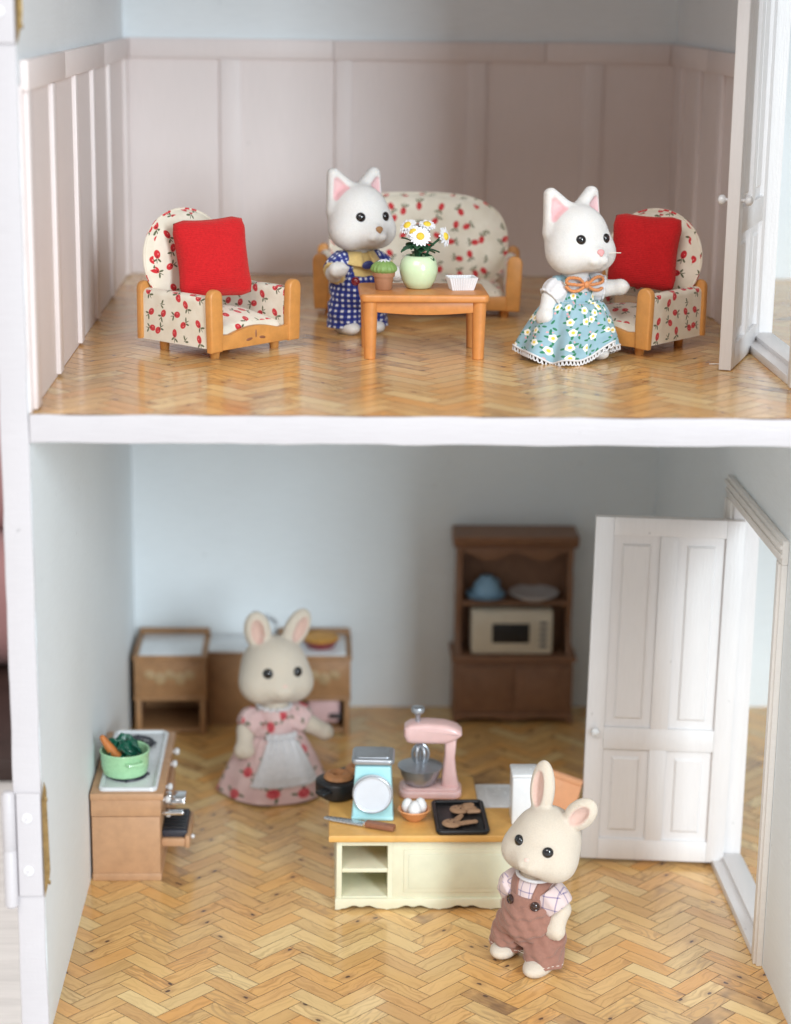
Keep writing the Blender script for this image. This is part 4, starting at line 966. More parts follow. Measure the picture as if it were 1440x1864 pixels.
O('tap', B().tube([(8.6, 42.0, 5.1), (8.6, 42.0, 6.3), (8.9, 41.5, 6.75), (9.4, 40.9, 6.75), (9.6, 40.6, 6.5)], 0.15, 10).ell((8.6, 42.0, 6.4), 0.25, n=12), 'chrome', su)
pie = thing('pie', 'golden pie in a dark red dish on the back cabinet', 'pie', (12.45, 39.7, Z0 + 5.34))
O('dish', B().lathe([(0, 0), (0.85, 0), (1.15, 0.42), (1.22, 0.5), (1.15, 0.52), (0, 0.4)], n=36), 'pie_dish', pie)
O('crust', B().lathe([(1.14, 0.45), (1.16, 0.56), (1.05, 0.64), (0.9, 0.6), (0.5, 0.68), (0, 0.7)], n=48, mod=lambda a, z: 1 + 0.03 * math.cos(a * 16)), 'pie', pie)
to = thing('toaster', 'pink toaster in the open compartment of the back cabinet', 'toaster', (12.65, 38.9, Z0 + 0.36))
O('shell', B().box((0, 0, 1.05), (2.1, 1.1, 1.7), 0.35, seg=4), 'toaster', to)
O('slot', B().box((0, -0.1, 1.9), (1.5, 0.25, 0.06)), 'black', to)
O('lever', B().box((0.75, -0.6, 0.75), (0.8, 0.2, 0.3), 0.05), 'black', to)

# ------------------------------------------------------------------ dresser
dr = thing('dresser', 'dark walnut dresser with open shelves against the back wall', 'dresser', (0, 0, Z0))
HX0, HX1 = 21.0, 28.75; YF = 39.9; YR = 42.9
side = [(YR, 4.6), (YR, 12.0), (YF + 0.75, 12.0), (YF + 0.75, 11.2), (YF + 1.0, 10.3), (YF + 0.75, 9.4), (YF + 0.62, 8.6), (YF + 0.75, 7.8), (YF + 1.05, 6.8), (YF + 0.85, 5.7), (YF + 0.3, 4.9), (YF + 0.2, 4.6)]
for x in (HX0 + 0.15, HX1 - 0.5): O('side_panel', B().prism(side, x, x + 0.35, 'yz', 0.05), 'walnut', dr)
O('back_board', B().span((HX0 + 0.5, YR - 0.25, 4.5), (HX1 - 0.5, YR - 0.02, 12.0)), 'walnut', dr)
O('shelf', B().span((HX0 + 0.5, YF + 0.75, 7.75), (HX1 - 0.5, YR - 0.25, 8.05), 0.04), 'walnut', dr)
cor = [(YF + 0.9, 11.55), (YF + 0.45, 11.75), (YF + 0.1, 12.35), (YF + 0.1, 12.5), (YR, 12.5), (YR, 11.55)]
O('cornice', B().prism(cor, HX0 - 0.1, HX1 + 0.1, 'yz', 0.05), 'walnut', dr)
n = 24; fr = [(HX0 + 0.5 + (HX1 - HX0 - 1) * i / n, 11.0 + 0.28 * math.cos(i / n * 4 * math.pi)) for i in range(n + 1)]
O('frieze', B().prism(fr + [(HX1 - 0.5, 11.6), (HX0 + 0.5, 11.6)], YF + 0.8, YF + 1.0, 'xz', 0.03), 'walnut', dr)
O('work_surface', B().span((HX0 - 0.15, YF - 0.15, 4.2), (HX1 + 0.15, YR, 4.6), 0.08), 'walnut', dr)
O('cupboard', B().span((HX0 + 0.05, YF + 0.05, 0.5), (HX1 - 0.05, YR, 4.2), 0.04), 'walnut', dr)
xm = (HX0 + HX1) / 2
for a, c in ((HX0 + 0.35, xm - 0.1), (xm + 0.1, HX1 - 0.35)):
    d_ = O('cupboard_door', B().span((a, YF - 0.08, 0.9), (c, YF + 0.1, 3.9), 0.05), 'walnut', dr)
    O('door_field', B().span((a + 0.55, YF - 0.14, 1.4), (c - 0.55, YF, 3.4), 0.06), 'walnut', d_)
n = 40; lo = [(HX0 + (HX1 - HX0) * i / n, 0.0 if i in (0, 1, n - 1, n) else 0.22 + 0.2 * abs(math.sin(i / n * 2 * math.pi)) ) for i in range(n + 1)]
O('plinth', B().prism(lo + [(HX1, 0.75), (HX0, 0.75)], YF - 0.1, YF + 0.2, 'xz', 0.03), 'walnut', dr)
for x in (HX0 + 0.02, HX1 - 0.27): O('plinth_side', B().span((x, YF + 0.21, 0), (x + 0.25, YR, 0.5)), 'walnut', dr)
zs = Z0 + 8.06
mw = thing('microwave', 'ivory microwave oven with a black window on the dresser', 'microwave', (24.72, 41.0, Z0 + 4.61))
O('case', B().box((0, 0.1, 1.52), (5.2, 2.2, 2.9), 0.16, seg=3), 'oven_white', mw)
O('window', B().box((-0.1, -1.02, 1.5), (2.4, 0.12, 1.3), 0.05), 'black', mw)
O('door_frame', B().box((-0.75, -1.0, 1.5), (3.5, 0.06, 2.5), 0.02), 'oven_white', mw)
for i in range(5): O('button', B().box((2.0, -1.03, 0.65 + i * 0.38), (0.5, 0.1, 0.2), 0.04), 'grey_button', mw)
O('handle', B().box((1.3, -1.08, 1.5), (0.14, 0.2, 1.6), 0.05), 'oven_white', mw)
for i, z in enumerate((0.0, 0.16)):
    tag(O('saucer', B().lathe([(0, 0), (0.6, 0.02), (1.05, 0.18), (1.25, 0.24), (1.2, 0.3), (0.6, 0.14), (0, 0.12)], n=30), 'cup', loc=(23.05, 41.3, zs + z)), 'blue saucer %s on the dresser shelf' % ('at the bottom of the cup stack', 'directly under the blue cup')[i], 'saucer', 'blue saucers')
cu = thing('teacup', 'blue teacup upside down on the saucers of the dresser', 'cup', (23.1, 41.3, zs + 0.32))
O('cup_body', B().lathe([(0.98, 0.0), (0.95, 0.25), (0.75, 0.75), (0.5, 0.98), (0.42, 1.18), (0.36, 1.2), (0, 1.12)], n=30), 'cup', cu)
O('cup_handle', B().torus((0.6, 0.75, 0.5), 0.26, 0.08, (90, 0, 0), 16, 8), 'cup', cu)
tag(O('plate', B().lathe([(0, 0.1), (0.8, 0.1), (1.0, 0.22), (1.5, 0.5), (1.62, 0.56), (1.56, 0.62), (1.0, 0.34), (0.8, 0.22), (0, 0.22)], n=40, mod=lambda a, z: 1 + (0.015 * math.cos(a * 14) if z > 0.4 else 0)), 'plate', loc=(26.15, 41.2, zs - 0.1)), 'pale fluted plate beside the blue cup on the dresser', 'plate')

# ------------------------------------------------------------------ flocked toy animals: smooth-blended solids turned into one skin
def V3(*a): return np.array(a, float)
def ln(v): return np.sqrt((v * v).sum(-1))
def s_ell(P, c, r_, Rm=None):
    q = P - np.array(c)
    if Rm is not None: q = q @ Rm
    r_ = np.array(r_, float); k0 = ln(q / r_); k1 = ln(q / (r_ * r_)) + 1e-9
    return k0 * (k0 - 1) / k1
def s_rc(P, a, b_, r1, r2_):
    a = np.array(a, float); d = np.array(b_, float) - a
    t = np.clip(((P - a) @ d) / (d @ d), 0, 1)
    return ln(P - a - t[..., None] * d) - (r1 + (r2_ - r1) * t)
def smin(a, b_, k):
    h = np.clip(0.5 + 0.5 * (b_ - a) / k, 0, 1); return b_ + (a - b_) * h - k * h * (1 - h)
def smax(a, b_, k): return -smin(-a, -b_, k)
def s_tri(P2, A, Bv, Cv):
    A, Bv, Cv = map(np.array, (A, Bv, Cv)); s_ = np.sign(np.cross(Bv - A, Cv - A)); d = None; ins = None
    for p, q in ((A, Bv), (Bv, Cv), (Cv, A)):
        e = q - p; w = P2 - p; t = np.clip((w @ e) / (e @ e), 0, 1); dd = ln(w - t[..., None] * e)
        side = (e[0] * w[..., 1] - e[1] * w[..., 0]) * s_
        d = dd if d is None else np.minimum(d, dd); ins = side if ins is None else np.minimum(ins, side)
    return np.where(ins > 0, -d, d)
def rotm(x, y, z):
    return np.array(Euler((R(x), R(y), R(z)), 'XYZ').to_matrix())

def skin(f, lo, hi, h):
    lo = np.array(lo, float); n = np.ceil((np.array(hi) - lo) / h).astype(int) + 1
    ax = [lo[i] + h * np.arange(n[i]) for i in range(3)]
    G = np.stack(np.meshgrid(*ax, indexing='ij'), -1); D = f(G.reshape(-1, 3)).reshape(n); ins = D < 0
    cs = [(a, b_, c) for a in (0, 1) for b_ in (0, 1) for c in (0, 1)]
    sl = lambda A, o: A[o[0]:n[0] - 1 + o[0], o[1]:n[1] - 1 + o[1], o[2]:n[2] - 1 + o[2]]
    cnt = sum(sl(ins, o).astype(int) for o in cs); mask = (cnt > 0) & (cnt < 8)
    I = np.argwhere(mask); idx = -np.ones(mask.shape, int); idx[mask] = np.arange(len(I))
    acc = np.zeros((len(I), 3)); num = np.zeros(len(I))
    for o in cs:
        for k in range(3):
            if o[k]: continue
            p = list(o); p[k] = 1
            a = D[I[:, 0] + o[0], I[:, 1] + o[1], I[:, 2] + o[2]]; b_ = D[I[:, 0] + p[0], I[:, 1] + p[1], I[:, 2] + p[2]]
            x = (a < 0) != (b_ < 0); t = np.where(x, a / np.where(x, a - b_, 1), 0)
            q = np.array(o, float)[None].repeat(len(I), 0); q[:, k] += t
            acc += q * x[:, None]; num += x
    Vt = lo + h * (I + acc / num[:, None])
    for _ in range(2):                                  # pull the points onto the true surface
        e = h * 0.25; d0 = f(Vt); g = np.stack([(f(Vt + e * np.eye(3)[k]) - f(Vt - e * np.eye(3)[k])) / (2 * e) for k in range(3)], -1)
        Vt = Vt - np.clip(d0, -h, h)[:, None] * g / np.maximum((g * g).sum(-1), 0.2)[:, None]
    F = []
    for k in range(3):
        u, v = (k + 1) % 3, (k + 2) % 3
        A = np.moveaxis(ins, k, 0); fl_ = A[:-1] != A[1:]; fl_ = np.moveaxis(fl_, 0, k)
        J = np.argwhere(fl_); J = J[(J[:, u] > 0) & (J[:, v] > 0) & (J[:, u] < n[u] - 1) & (J[:, v] < n[v] - 1)]
        def at_(du, dv):
            q = J.copy(); q[:, u] -= du; q[:, v] -= dv; return idx[q[:, 0], q[:, 1], q[:, 2]]
        quad = np.stack([at_(1, 1), at_(0, 1), at_(0, 0), at_(1, 0)], -1)
        s_ = ins[J[:, 0], J[:, 1], J[:, 2]]; quad[~s_] = quad[~s_][:, ::-1]
        F.append(quad)
    F = np.concatenate(F); F = F[(F >= 0).all(1)]
    return Vt, F

def O_skin(name, f, lo, hi, h, mat, parent, scale=1.0, tint=None, uv='cyl', ang=0):
    Vt, F = skin(f, lo, hi, h)
    me = bpy.data.meshes.new(name); me.vertices.add(len(Vt)); me.vertices.foreach_set('co', (Vt * scale * S).astype(np.float32).ravel())
    me.loops.add(F.size); me.loops.foreach_set('vertex_index', F.astype(np.int32).ravel())
    me.polygons.add(len(F)); me.polygons.foreach_set('loop_start', np.arange(0, F.size, 4, dtype=np.int32)); me.polygons.foreach_set('loop_total', np.full(len(F), 4, np.int32))
    me.update(); me.validate()
    me.polygons.foreach_set('use_smooth', [True] * len(me.polygons))
    if uv == 'cyl':
        vi = np.empty(len(me.loops), np.int32); me.loops.foreach_get('vertex_index', vi); q = Vt[vi]
        w = np.stack([np.arctan2(q[:, 0], -q[:, 1]) * 1.15 * scale, q[:, 2] * scale + 0.35 * q[:, 0]*0], -1)
        lay = me.uv_layers.new(name='UVMap'); lay.data.foreach_set('uv', w.astype(np.float32).ravel())
    else: box_uv(me)
    if ang: me.set_sharp_from_angle(angle=R(ang))
    if tint is not None:
        at_ = me.attributes.new('tint', 'FLOAT', 'POINT'); at_.data.foreach_set('value', tint(Vt).astype(np.float32))
    me.materials.append(M[mat]); o = bpy.data.objects.new(name, me); C.objects.link(o); o.parent = parent
    return o

def hit(f, org, d, far=5.0):
    """outermost point of the solid along a ray"""
    d = np.array(d, float); d /= np.linalg.norm(d); t = np.linspace(0, far, 400); P = np.array(org)[None] + t[:, None] * d
    i = np.nonzero(f(P) < 0)[0]
    return np.array(org) + d * t[i[-1]] if len(i) else np.array(org)

TORSO = ((0, 0.05, 2.05), (0, 0, 3.5), 1.05, 0.74)
def torso(P, k=0.0): return s_rc(P, TORSO[0], TORSO[1], TORSO[2] + k, TORSO[3] + k)

def fibres(body, scale, tint, mat, parent, n=60000):
    """the flock itself: short fibres standing on the skin"""
    me = body.data; rg = np.random.default_rng(len(me.vertices))
    co = np.empty(len(me.vertices) * 3, np.float32); me.vertices.foreach_get('co', co); co = co.reshape(-1, 3) / S
    nr = np.empty(len(me.vertices) * 3, np.float32); me.vertex_normals.foreach_get('vector', nr); nr = nr.reshape(-1, 3)
    q = np.empty(len(me.polygons) * 4, np.int32); me.polygons.foreach_get('vertices', q); q = q.reshape(-1, 4)
    f = rg.integers(0, len(q), n); w = rg.random((n, 4)) ** 1.2; w /= w.sum(1, keepdims=True)
    P = (co[q[f]] * w[..., None]).sum(1); N = (nr[q[f]] * w[..., None]).sum(1); N /= np.linalg.norm(N, axis=1, keepdims=True) + 1e-9
    D = N + rg.normal(0, 0.28, (n, 3)); D /= np.linalg.norm(D, axis=1, keepdims=True)
    T = np.cross(D, rg.normal(0, 1, (n, 3))); T /= np.linalg.norm(T, axis=1, keepdims=True) + 1e-9
    L = rg.uniform(0.02, 0.042, (n, 1)); hw = 0.004
    Vt = np.stack([P - T * hw - N * 0.01, P + T * hw - N * 0.01, P + D * L], 1).reshape(-1, 3)
    m2 = bpy.data.meshes.new('flock_fibres'); m2.vertices.add(3 * n); m2.vertices.foreach_set('co', (Vt * S).astype(np.float32).ravel())
    m2.loops.add(3 * n); m2.loops.foreach_set('vertex_index', np.arange(3 * n, dtype=np.int32))
    m2.polygons.add(n); m2.polygons.foreach_set('loop_start', np.arange(0, 3 * n, 3, dtype=np.int32)); m2.polygons.foreach_set('loop_total', np.full(n, 3, np.int32))
    m2.update(); m2.polygons.foreach_set('use_smooth', [True] * n)
    m2.normals_split_custom_set_from_vertices(np.repeat(N, 3, 0).tolist())
    at_ = m2.attributes.new('tint', 'FLOAT', 'POINT'); at_.data.foreach_set('value', np.repeat(tint(P / scale), 3).astype(np.float32))
    m2.materials.append(M[mat + '_fibre']); o = bpy.data.objects.new('flock_fibres', m2); C.objects.link(o); o.parent = parent; o['kind'] = 'stuff'
    return o

class Figure:
    def __init__(s, label, loc, yaw, species, scale, hz, hs, hrot, arms, feet, mat, noses, tilt=(0, 0), ears=None, eyeang=29):
        s.e = thing('toy_' + species, label, 'toy ' + species, loc, yaw, 'flocked toy animals'); s.e.rotation_euler[0], s.e.rotation_euler[1] = R(tilt[0]), R(tilt[1])
        s.k = scale; s.species = species; s.hc = np.array(hz if isinstance(hz, (list, tuple)) else (0, -0.08, hz), float); s.hs = hs; s.hr = rotm(*hrot); s.arms = arms; s.feet = feet
        s.ears = ears
        tint = s.ear_tint
        O_skin_name = 'body'
        s.body = O_skin('body', s.f, (-3.0, -2.9, -0.08), (3.1, 2.5, s.hc[2] + 4.9 * hs), 0.085, mat, s.e, scale, tint, uv='box')
        fibres(s.body, scale, tint, mat, s.e)
        # eyes and nose
        for sg in (-1, 1):
            a = R(eyeang * sg); p = s.hl(hit(s.fhead_l, (0, 0, 0.22), (math.sin(a), -math.cos(a), 0.03)))
            nrm = s.hr @ V3(math.sin(a), -math.cos(a), 0.05)
            b_ = B().ell((0, 0, 0), (0.245, 0.245, 0.17)); o = O('eye', b_, 'eye', s.e); s.place(o, p - nrm * 0.02, nrm)
        pn_ = hit(s.fhead_l, (0, 0, -0.30), (0, -1, 0.0)); p = s.hl(pn_); nrm = s.hr @ V3(0, -1, 0.25)
        nb = B().ell((0, 0, 0), (0.20, 0.15, 0.10)).ell((0, -0.08, 0), (0.11, 0.13, 0.09)) if species == 'cat' else B().ell((0, 0, 0), (0.13, 0.09, 0.06))
        o = O('nose', nb, noses, s.e); s.place(o, p - nrm * 0.02, nrm)
    def place(s, o, p, nrm):
        n_ = Vector(nrm).normalized(); z = n_; x = Vector((0, 0, 1)).cross(z).normalized(); y = z.cross(x)
        mt = Matrix((x, y, z)).transposed().to_4x4(); mt.translation = Vector(p) * s.k * S
        o.matrix_local = mt @ Matrix.Diagonal((s.k, s.k, s.k, 1))
    def hl(s, q): return s.hr @ (np.array(q) * s.hs) + s.hc          # head-local -> body
    def to_head(s, P): return ((P - s.hc) @ s.hr) / s.hs
    def fhead_l(s, Q):
        if s.species == 'cat':
            d = s_ell(Q, (0, 0.05, 0.26), (1.56, 1.52, 1.58))
            for g in (-1, 1): d = smin(d, s_ell(Q, (g * 0.78, -0.38, -0.50), (1.02, 1.05, 0.92)), 0.55)
            d = smin(d, s_ell(Q, (0, -1.25, -0.62), (0.72, 0.72, 0.58)), 0.45)
            for g in (-1, 1): d = smin(d, s_ell(Q, (g * 0.24, -1.74, -0.72), (0.30, 0.26, 0.22)), 0.10)
            d = smin(d, s_ell(Q, (0, -1.72, -0.34), (0.24, 0.24, 0.20)), 0.15)
        else:
            d = s_ell(Q, (0, 0.1, 0.18), (1.64, 1.62, 1.58))
            for g in (-1, 1): d = smin(d, s_ell(Q, (g * 0.78, -0.36, -0.52), (1.06, 1.08, 0.95)), 0.55)
            d = smin(d, s_ell(Q, (0, -1.3, -0.55), (0.70, 0.55, 0.55)), 0.45)
            for g in (-1, 1): d = smin(d, s_ell(Q, (g * 0.19, -1.66, -0.62), (0.24, 0.22, 0.2)), 0.12)
        return d
    def fears_l(s, Q, part=None):
        """ear solid and hollow"""
        out = None; hol = None
        for i, g in enumerate((-1, 1)):
            if s.species == 'cat':
                Rm = rotm(-4, 0, g * 12); q = Q @ Rm; q2 = np.stack([q[:, 0] * g, q[:, 2]], -1)
                a, t, c = (1.34, 0.55), (1.28, 2.32), (0.26, 1.50)
                d2 = s_tri(q2, a, t, c) - 0.02; w = np.abs(q[:, 1] - 0.12) - 0.04
                d = np.minimum(np.maximum(d2, w), 0) + np.sqrt(np.maximum(d2, 0) ** 2 + np.maximum(w, 0) ** 2) - 0.31
                h2 = s_tri(q2, (1.28, 1.15), (1.22, 2.02), (0.72, 1.58)); e = np.sqrt(np.maximum(h2, 0) ** 2 + np.maximum(np.abs(q[:, 1] + 0.30) - 0.06, 0) ** 2) - 0.13
                e = np.where((h2 < 0) & (np.abs(q[:, 1] + 0.30) < 0.06), -0.13, e)
            else:
                er = s.ears[i]; Rm = rotm(er[1], er[0], er[2]) ; b0 = np.array((g * er[3], 0.15, 1.25)); q = (Q - b0) @ Rm
                L = er[4]; d = s_ell(q, (0, 0, L * 0.52), (0.66, 0.42, L * 0.62))
                e = s_ell(q, (0, -0.36, L * 0.56), (0.30, 0.26, L * 0.38))
            d = smax(d, -e, 0.10)
            out = d if out is None else np.minimum(out, d); hol = e if hol is None else np.minimum(hol, e)
        return out, hol
    def ear_tint(s, P):
        Q = s.to_head(P); o_, h_ = s.fears_l(Q); t = np.clip((0.075 - h_) / 0.10, 0, 1)
        return t * (0.85 if s.species == 'cat' else 0.7)
    def f(s, P):
        d = torso(P)
        d = smin(d, s_rc(P, (0, 0, 3.4), (0, -0.02, 4.2), 0.7, 0.62), 0.2)
        for (kx, ky, kz), (fx, fy, fz) in s.feet:
            leg = s_rc(P, (kx * 0.9, 0.05, 1.25), (fx, fy + 0.38, 0.5), 0.62, 0.50)
            leg = smin(leg, s_ell(P, (fx, fy, fz), (0.50, 0.86, 0.36) if s.species == 'cat' else (0.58, 0.98, 0.38)), 0.25)
            d = smin(d, leg, 0.12)
        d = smin(d, s_ell(P, (0, 1.25, 1.5), (0.42, 0.42, 0.42)), 0.12)
        for sh, el, ha in s.arms:
            a = s_rc(P, sh, el, 0.44, 0.40); a = smin(a, s_rc(P, el, ha, 0.40, 0.38), 0.15)
            dv = np.array(ha, float) - np.array(el, float); dv /= np.linalg.norm(dv)
            sd = np.cross(dv, (0, 0.3, 1.0)); sd /= np.linalg.norm(sd); hc = np.array(ha) + dv * 0.16
            a = smin(a, s_rc(P, hc - sd * 0.12, hc + sd * 0.12, 0.36, 0.36), 0.12)
            for i in range(4):
                tip = hc + dv * (0.30 - 0.05 * abs(i - 1.5)) + sd * (i - 1.5) * 0.18
                a = smin(a, s_rc(P, hc + sd * (i - 1.5) * 0.15, tip, 0.15, 0.13), 0.05)
            up_ = np.cross(sd, dv); th = hc - sd * 0.36 * np.sign(sd[0] * np.array(ha)[0] + 1e-6) - dv * 0.05
            a = smin(a, s_rc(P, hc, th + dv * 0.16, 0.2, 0.14), 0.06)
            d = smin(d, a, 0.10)
        near = ln(P - s.hc) < 5.2 * s.hs
        hd = np.full(len(P), 9.0)
        if near.any():
            Q = s.to_head(P[near]); h_ = s.fhead_l(Q); e_, _ = s.fears_l(Q)
            hd[near] = smin(h_, e_, 0.30 if s.species == 'cat' else 0.18) * s.hs
        return smin(d, hd, 0.08)

def cut(d, P, z0=None, z1=None):
    if z0 is not None: d = np.maximum(d, z0 - P[:, 2])
    if z1 is not None: d = np.maximum(d, P[:, 2] - z1)
    return d
def sleeve_f(arm, k, t0, t1, puff=0.0, seed=0.0):
    sh, el = np.array(arm[0], float), np.array(arm[1], float); dv = el - sh; L = np.linalg.norm(dv); dv /= L
    def f(P):
        q = P - sh; t = q @ dv / L; rad = q - (t * L)[:, None] * dv; ang = np.arctan2(rad @ np.cross(dv, (0, 1, 0)), rad[:, 1])
        r_ = 0.44 + k + puff * np.sin(np.clip((t - t0) / (t1 - t0), 0, 1) * np.pi) ** 0.7 + 0.03 * np.sin(ang * 9 + seed) * (0.4 + puff * 3)
        d = ln(rad) - r_
        return np.maximum(np.maximum(d, (t0 - t) * L), (t - t1) * L)
    return f

def skirt_fn(z0, r0, z1, r1, folds, amp, off=(0, 0), seed=0, sy=1.0, hemw=0.06, power=0.8):
    rg = random.Random(seed); ph = [rg.random() * 6.28 for _ in range(5)]
    def fn(u, v, push=0.0):
        a = u * 2 * math.pi; w = v ** power
        r_ = r0 + (r1 - r0) * w + push
        fo = math.cos(folds * a + ph[0] + 0.8 * math.sin(2 * a + ph[1])) * 0.7 + 0.3 * math.cos((folds + 4) * a + ph[2])
        r_ += amp * fo * v ** 0.9 + 0.05 * math.cos(26 * a) * max(0, 1 - v * 2.2)
        z = z0 + (z1 - z0) * v + hemw * fo * v * v
        return (r_ * math.sin(a) + off[0] * v, -r_ * math.cos(a) * sy + off[1] * v, z)
    return fn

def O_skirt(name, fn, k, mat, parent, nu=160, nv=40, thick=0.03, rep=1.0):
    t = bmesh.new(); g = [[t.verts.new(Vector(fn(i / nu, j / nv)) * k) for j in range(nv + 1)] for i in range(nu)]; lay = t.loops.layers.uv.new('UVMap')
    rm = (ln(np.array(fn(0, 1))[:2]) + ln(np.array(fn(0.5, 0))[:2])) / 2
    for i in range(nu):
        A, Bq = g[i], g[(i + 1) % nu]
        for j in range(nv):
            f = t.faces.new((A[j], Bq[j], Bq[j + 1], A[j + 1]))
            for l, (a, c) in zip(f.loops, ((i, j), (i + 1, j), (i + 1, j + 1), (i, j + 1))):
                p = fn(0, c / nv); l[lay].uv = (a / nu * 2 * math.pi * rm * k * rep, p[2] * k * 1.15 * rep)
    bmesh.ops.recalc_face_normals(t, faces=t.faces)
    bmesh.ops.solidify(t, geom=t.faces[:], thickness=thick)
    return O(name, t, mat, parent, ang=0, uv=False)

def lace_ring(fn, k, v, n, r_, parent, drop=0.12, name='lace_trim'):
    b_ = B(); P = [Vector(fn(i / n, v, 0.02)) * k for i in range(n)]
    b_.tube(P, 0.05, 6, closed=True)
    for i in range(n):
        p, q = P[i], P[(i + 1) % n]; tn = (q - p).normalized(); ctr = (p + q) / 2 - Vector((0, 0, drop * k)); rr = (q - p).length * 0.5
        out = Vector((ctr.x, ctr.y, 0)).normalized() * 0.25; dn = (Vector((0, 0, -1)) + out).normalized()
        b_.tube([ctr + tn * rr * math.cos(w) + dn * r_ * math.sin(w) for w in [2 * math.pi * j / 9 for j in range(9)]], 0.034, 5, closed=True)
        b_.tube([p, ctr + dn * r_], 0.028, 4, cap=False)
    return O(name, b_, 'lace', parent, ang=0)

def ribbon(fn_pts, width_dir, w, k, mat, parent, name, thick=0.05):
    pts = [Vector(p) for p in fn_pts]
    def f(u, v):
        x = v * (len(pts) - 1); i = min(int(x), len(pts) - 2); p = pts[i].lerp(pts[i + 1], x - i); d = width_dir[i] if isinstance(width_dir, list) else width_dir
        return (p + Vector(d) * (u - 0.5) * w) * k
    return O(name, B().sheet(f, 5, 36, thick=thick), mat, parent, ang=0)

def button(fig, p, nrm, r_, mat, name='button'):
    o = O(name, B().lathe([(0, 0.1), (r_ * 0.35, 0.1), (r_ * 0.55, 0.075), (r_ * 0.8, 0.11), (r_, 0.07), (r_ * 1.02, 0.0), (0, -0.02)], n=22), mat, fig.e); fig.place(o, p, nrm); return o

def rope(path, r_, turns, parent, name, k=1.0):
    path = [Vector(p) for p in path]; n = len(path); b_ = B()
    for s_ in range(3):
        pts = []
        for i, p in enumerate(path):
            d = (path[min(i + 1, n - 1)] - path[max(i - 1, 0)]).normalized(); u = d.cross(Vector((0, 1, 0.01))).normalized(); v = d.cross(u); a = s_ * 2.094 + turns * 6.283 * i / (n - 1)
            pts.append((p + (u * math.cos(a) + v * math.sin(a)) * r_ * 0.8) * k)
        b_.tube(pts, r_ * 0.55 * k, 6)
    return O(name, b_, 'cord', parent, ang=0)

def dense(pts, n):
    """smooth curve through points"""
    P = [np.array(p, float) for p in pts]; P = [2 * P[0] - P[1]] + P + [2 * P[-1] - P[-2]]; out = []
    m_ = len(P) - 3
    for i in range(n + 1):
        x = i / n * m_; j = min(int(x), m_ - 1); t = x - j; a, b_, c, d = P[j:j + 4]
        out.append(Vector(0.5 * (2 * b_ + (c - a) * t + (2 * a - 5 * b_ + 4 * c - d) * t * t + (3 * b_ - a - 3 * c + d) * t ** 3)))
    return out

STAND = [((-0.66, 0, 1.2), (-0.70, -0.36, 0.34)), ((0.66, 0, 1.2), (0.70, -0.36, 0.34))]
BX = ((-2.6, -2.6, 0.0), (2.6, 2.4, 4.6))

# --- cat in the blue daisy dress
armsA = [((-0.82, 0, 3.42), (-1.32, -0.05, 2.95), (-1.72, -0.42, 2.25)), ((0.82, 0, 3.42), (1.45, -0.25, 3.35), (2.05, -0.62, 3.42))]
fa = Figure('white toy cat in a blue daisy print dress with an orange bow', (24.70, 14.5, 0), 20, 'cat', 1.0, 5.58, 1.0, (-2, 0, 9), armsA, [((-0.66, 0, 1.2), (-0.66, -0.30, 0.36)), ((0.66, 0, 1.2), (0.85, -0.95, 0.36))], 'flock_white', 'nose_pink')
k = fa.k
def bod(P):
    d = cut(torso(P, 0.14), P, 2.55, 4.0)
    hole = np.maximum(np.maximum(np.abs(P[:, 0]) - 0.62, P[:, 1] + 0.05), 3.30 - P[:, 2])
    d = np.maximum(d, -hole); return d
O_skin('bodice', bod, *BX, 0.07, 'daisy', fa.e, k)
O_skin('blouse', lambda P: cut(torso(P, 0.09), P, 3.1, 4.12), *BX, 0.08, 'white_cloth', fa.e, k)
for a in armsA:
    sl = O_skin('sleeve', sleeve_f(a, 0.10, -0.25, 0.98, 0.14, a[0][0]), *BX, 0.07, 'white_cloth', fa.e, k, uv='box')
    sh, el = Vector(a[0]), Vector(a[1]); d_ = (el - sh).normalized(); u_ = d_.cross(Vector((0, 1, 0.2))).normalized(); w_ = d_.cross(u_)
    O('cuff', B().tube([(el - d_ * 0.02 + (u_ * math.cos(t_) + w_ * math.sin(t_)) * (0.56 + 0.03 * math.sin(12 * t_))) * k for t_ in [i * 6.283 / 40 for i in range(40)]], 0.07, 6, closed=True), 'lace', sl)
    O_skin('shoulder_strap', (lambda a: (lambda P: np.maximum(np.maximum(s_rc(P, (np.sign(a[0][0]) * 0.62, 0, 3.5), (np.sign(a[0][0]) * 0.95, 0, 3.62), 0.60, 0.42), 3.3 - P[:, 2]), np.abs(P[:, 0]) - 1.12)))(a), *BX, 0.07, 'daisy', fa.e, k)
sf0 = skirt_fn(2.78, 1.18, 0.40, 2.40, 8, 0.30, (-0.38, -0.12), 11, 0.95, 0.17, 0.52)
def sf(u, v, push=0.0):
    x, y, z = sf0(u, v, push); a = u * 6.283
    a = a if a < math.pi else a - 2 * math.pi
    return (x, y, z + v * v * (0.55 * math.exp(-((a - 0.62) / 0.5) ** 2) - 0.24 * math.exp(-((a + 0.55) / 0.6) ** 2) + 0.15 * math.exp(-((a + 1.6) / 0.5) ** 2)))
sk_ = O_skirt('skirt', sf, k, 'daisy', fa.e)
lace_ring(sf, k, 1.0, 84, 0.12, sk_)
O('waist_gather', B().tube([Vector(sf(i / 40, 0.0, 0.03)) * k for i in range(40)], 0.06, 6, closed=True), 'daisy', sk_)
P0 = hit(lambda P: torso(P, 0.14), (0, 0, 3.68), (0.12, -1, 0)) + V3(0, -0.18, 0)
cx, cy, cz = P0
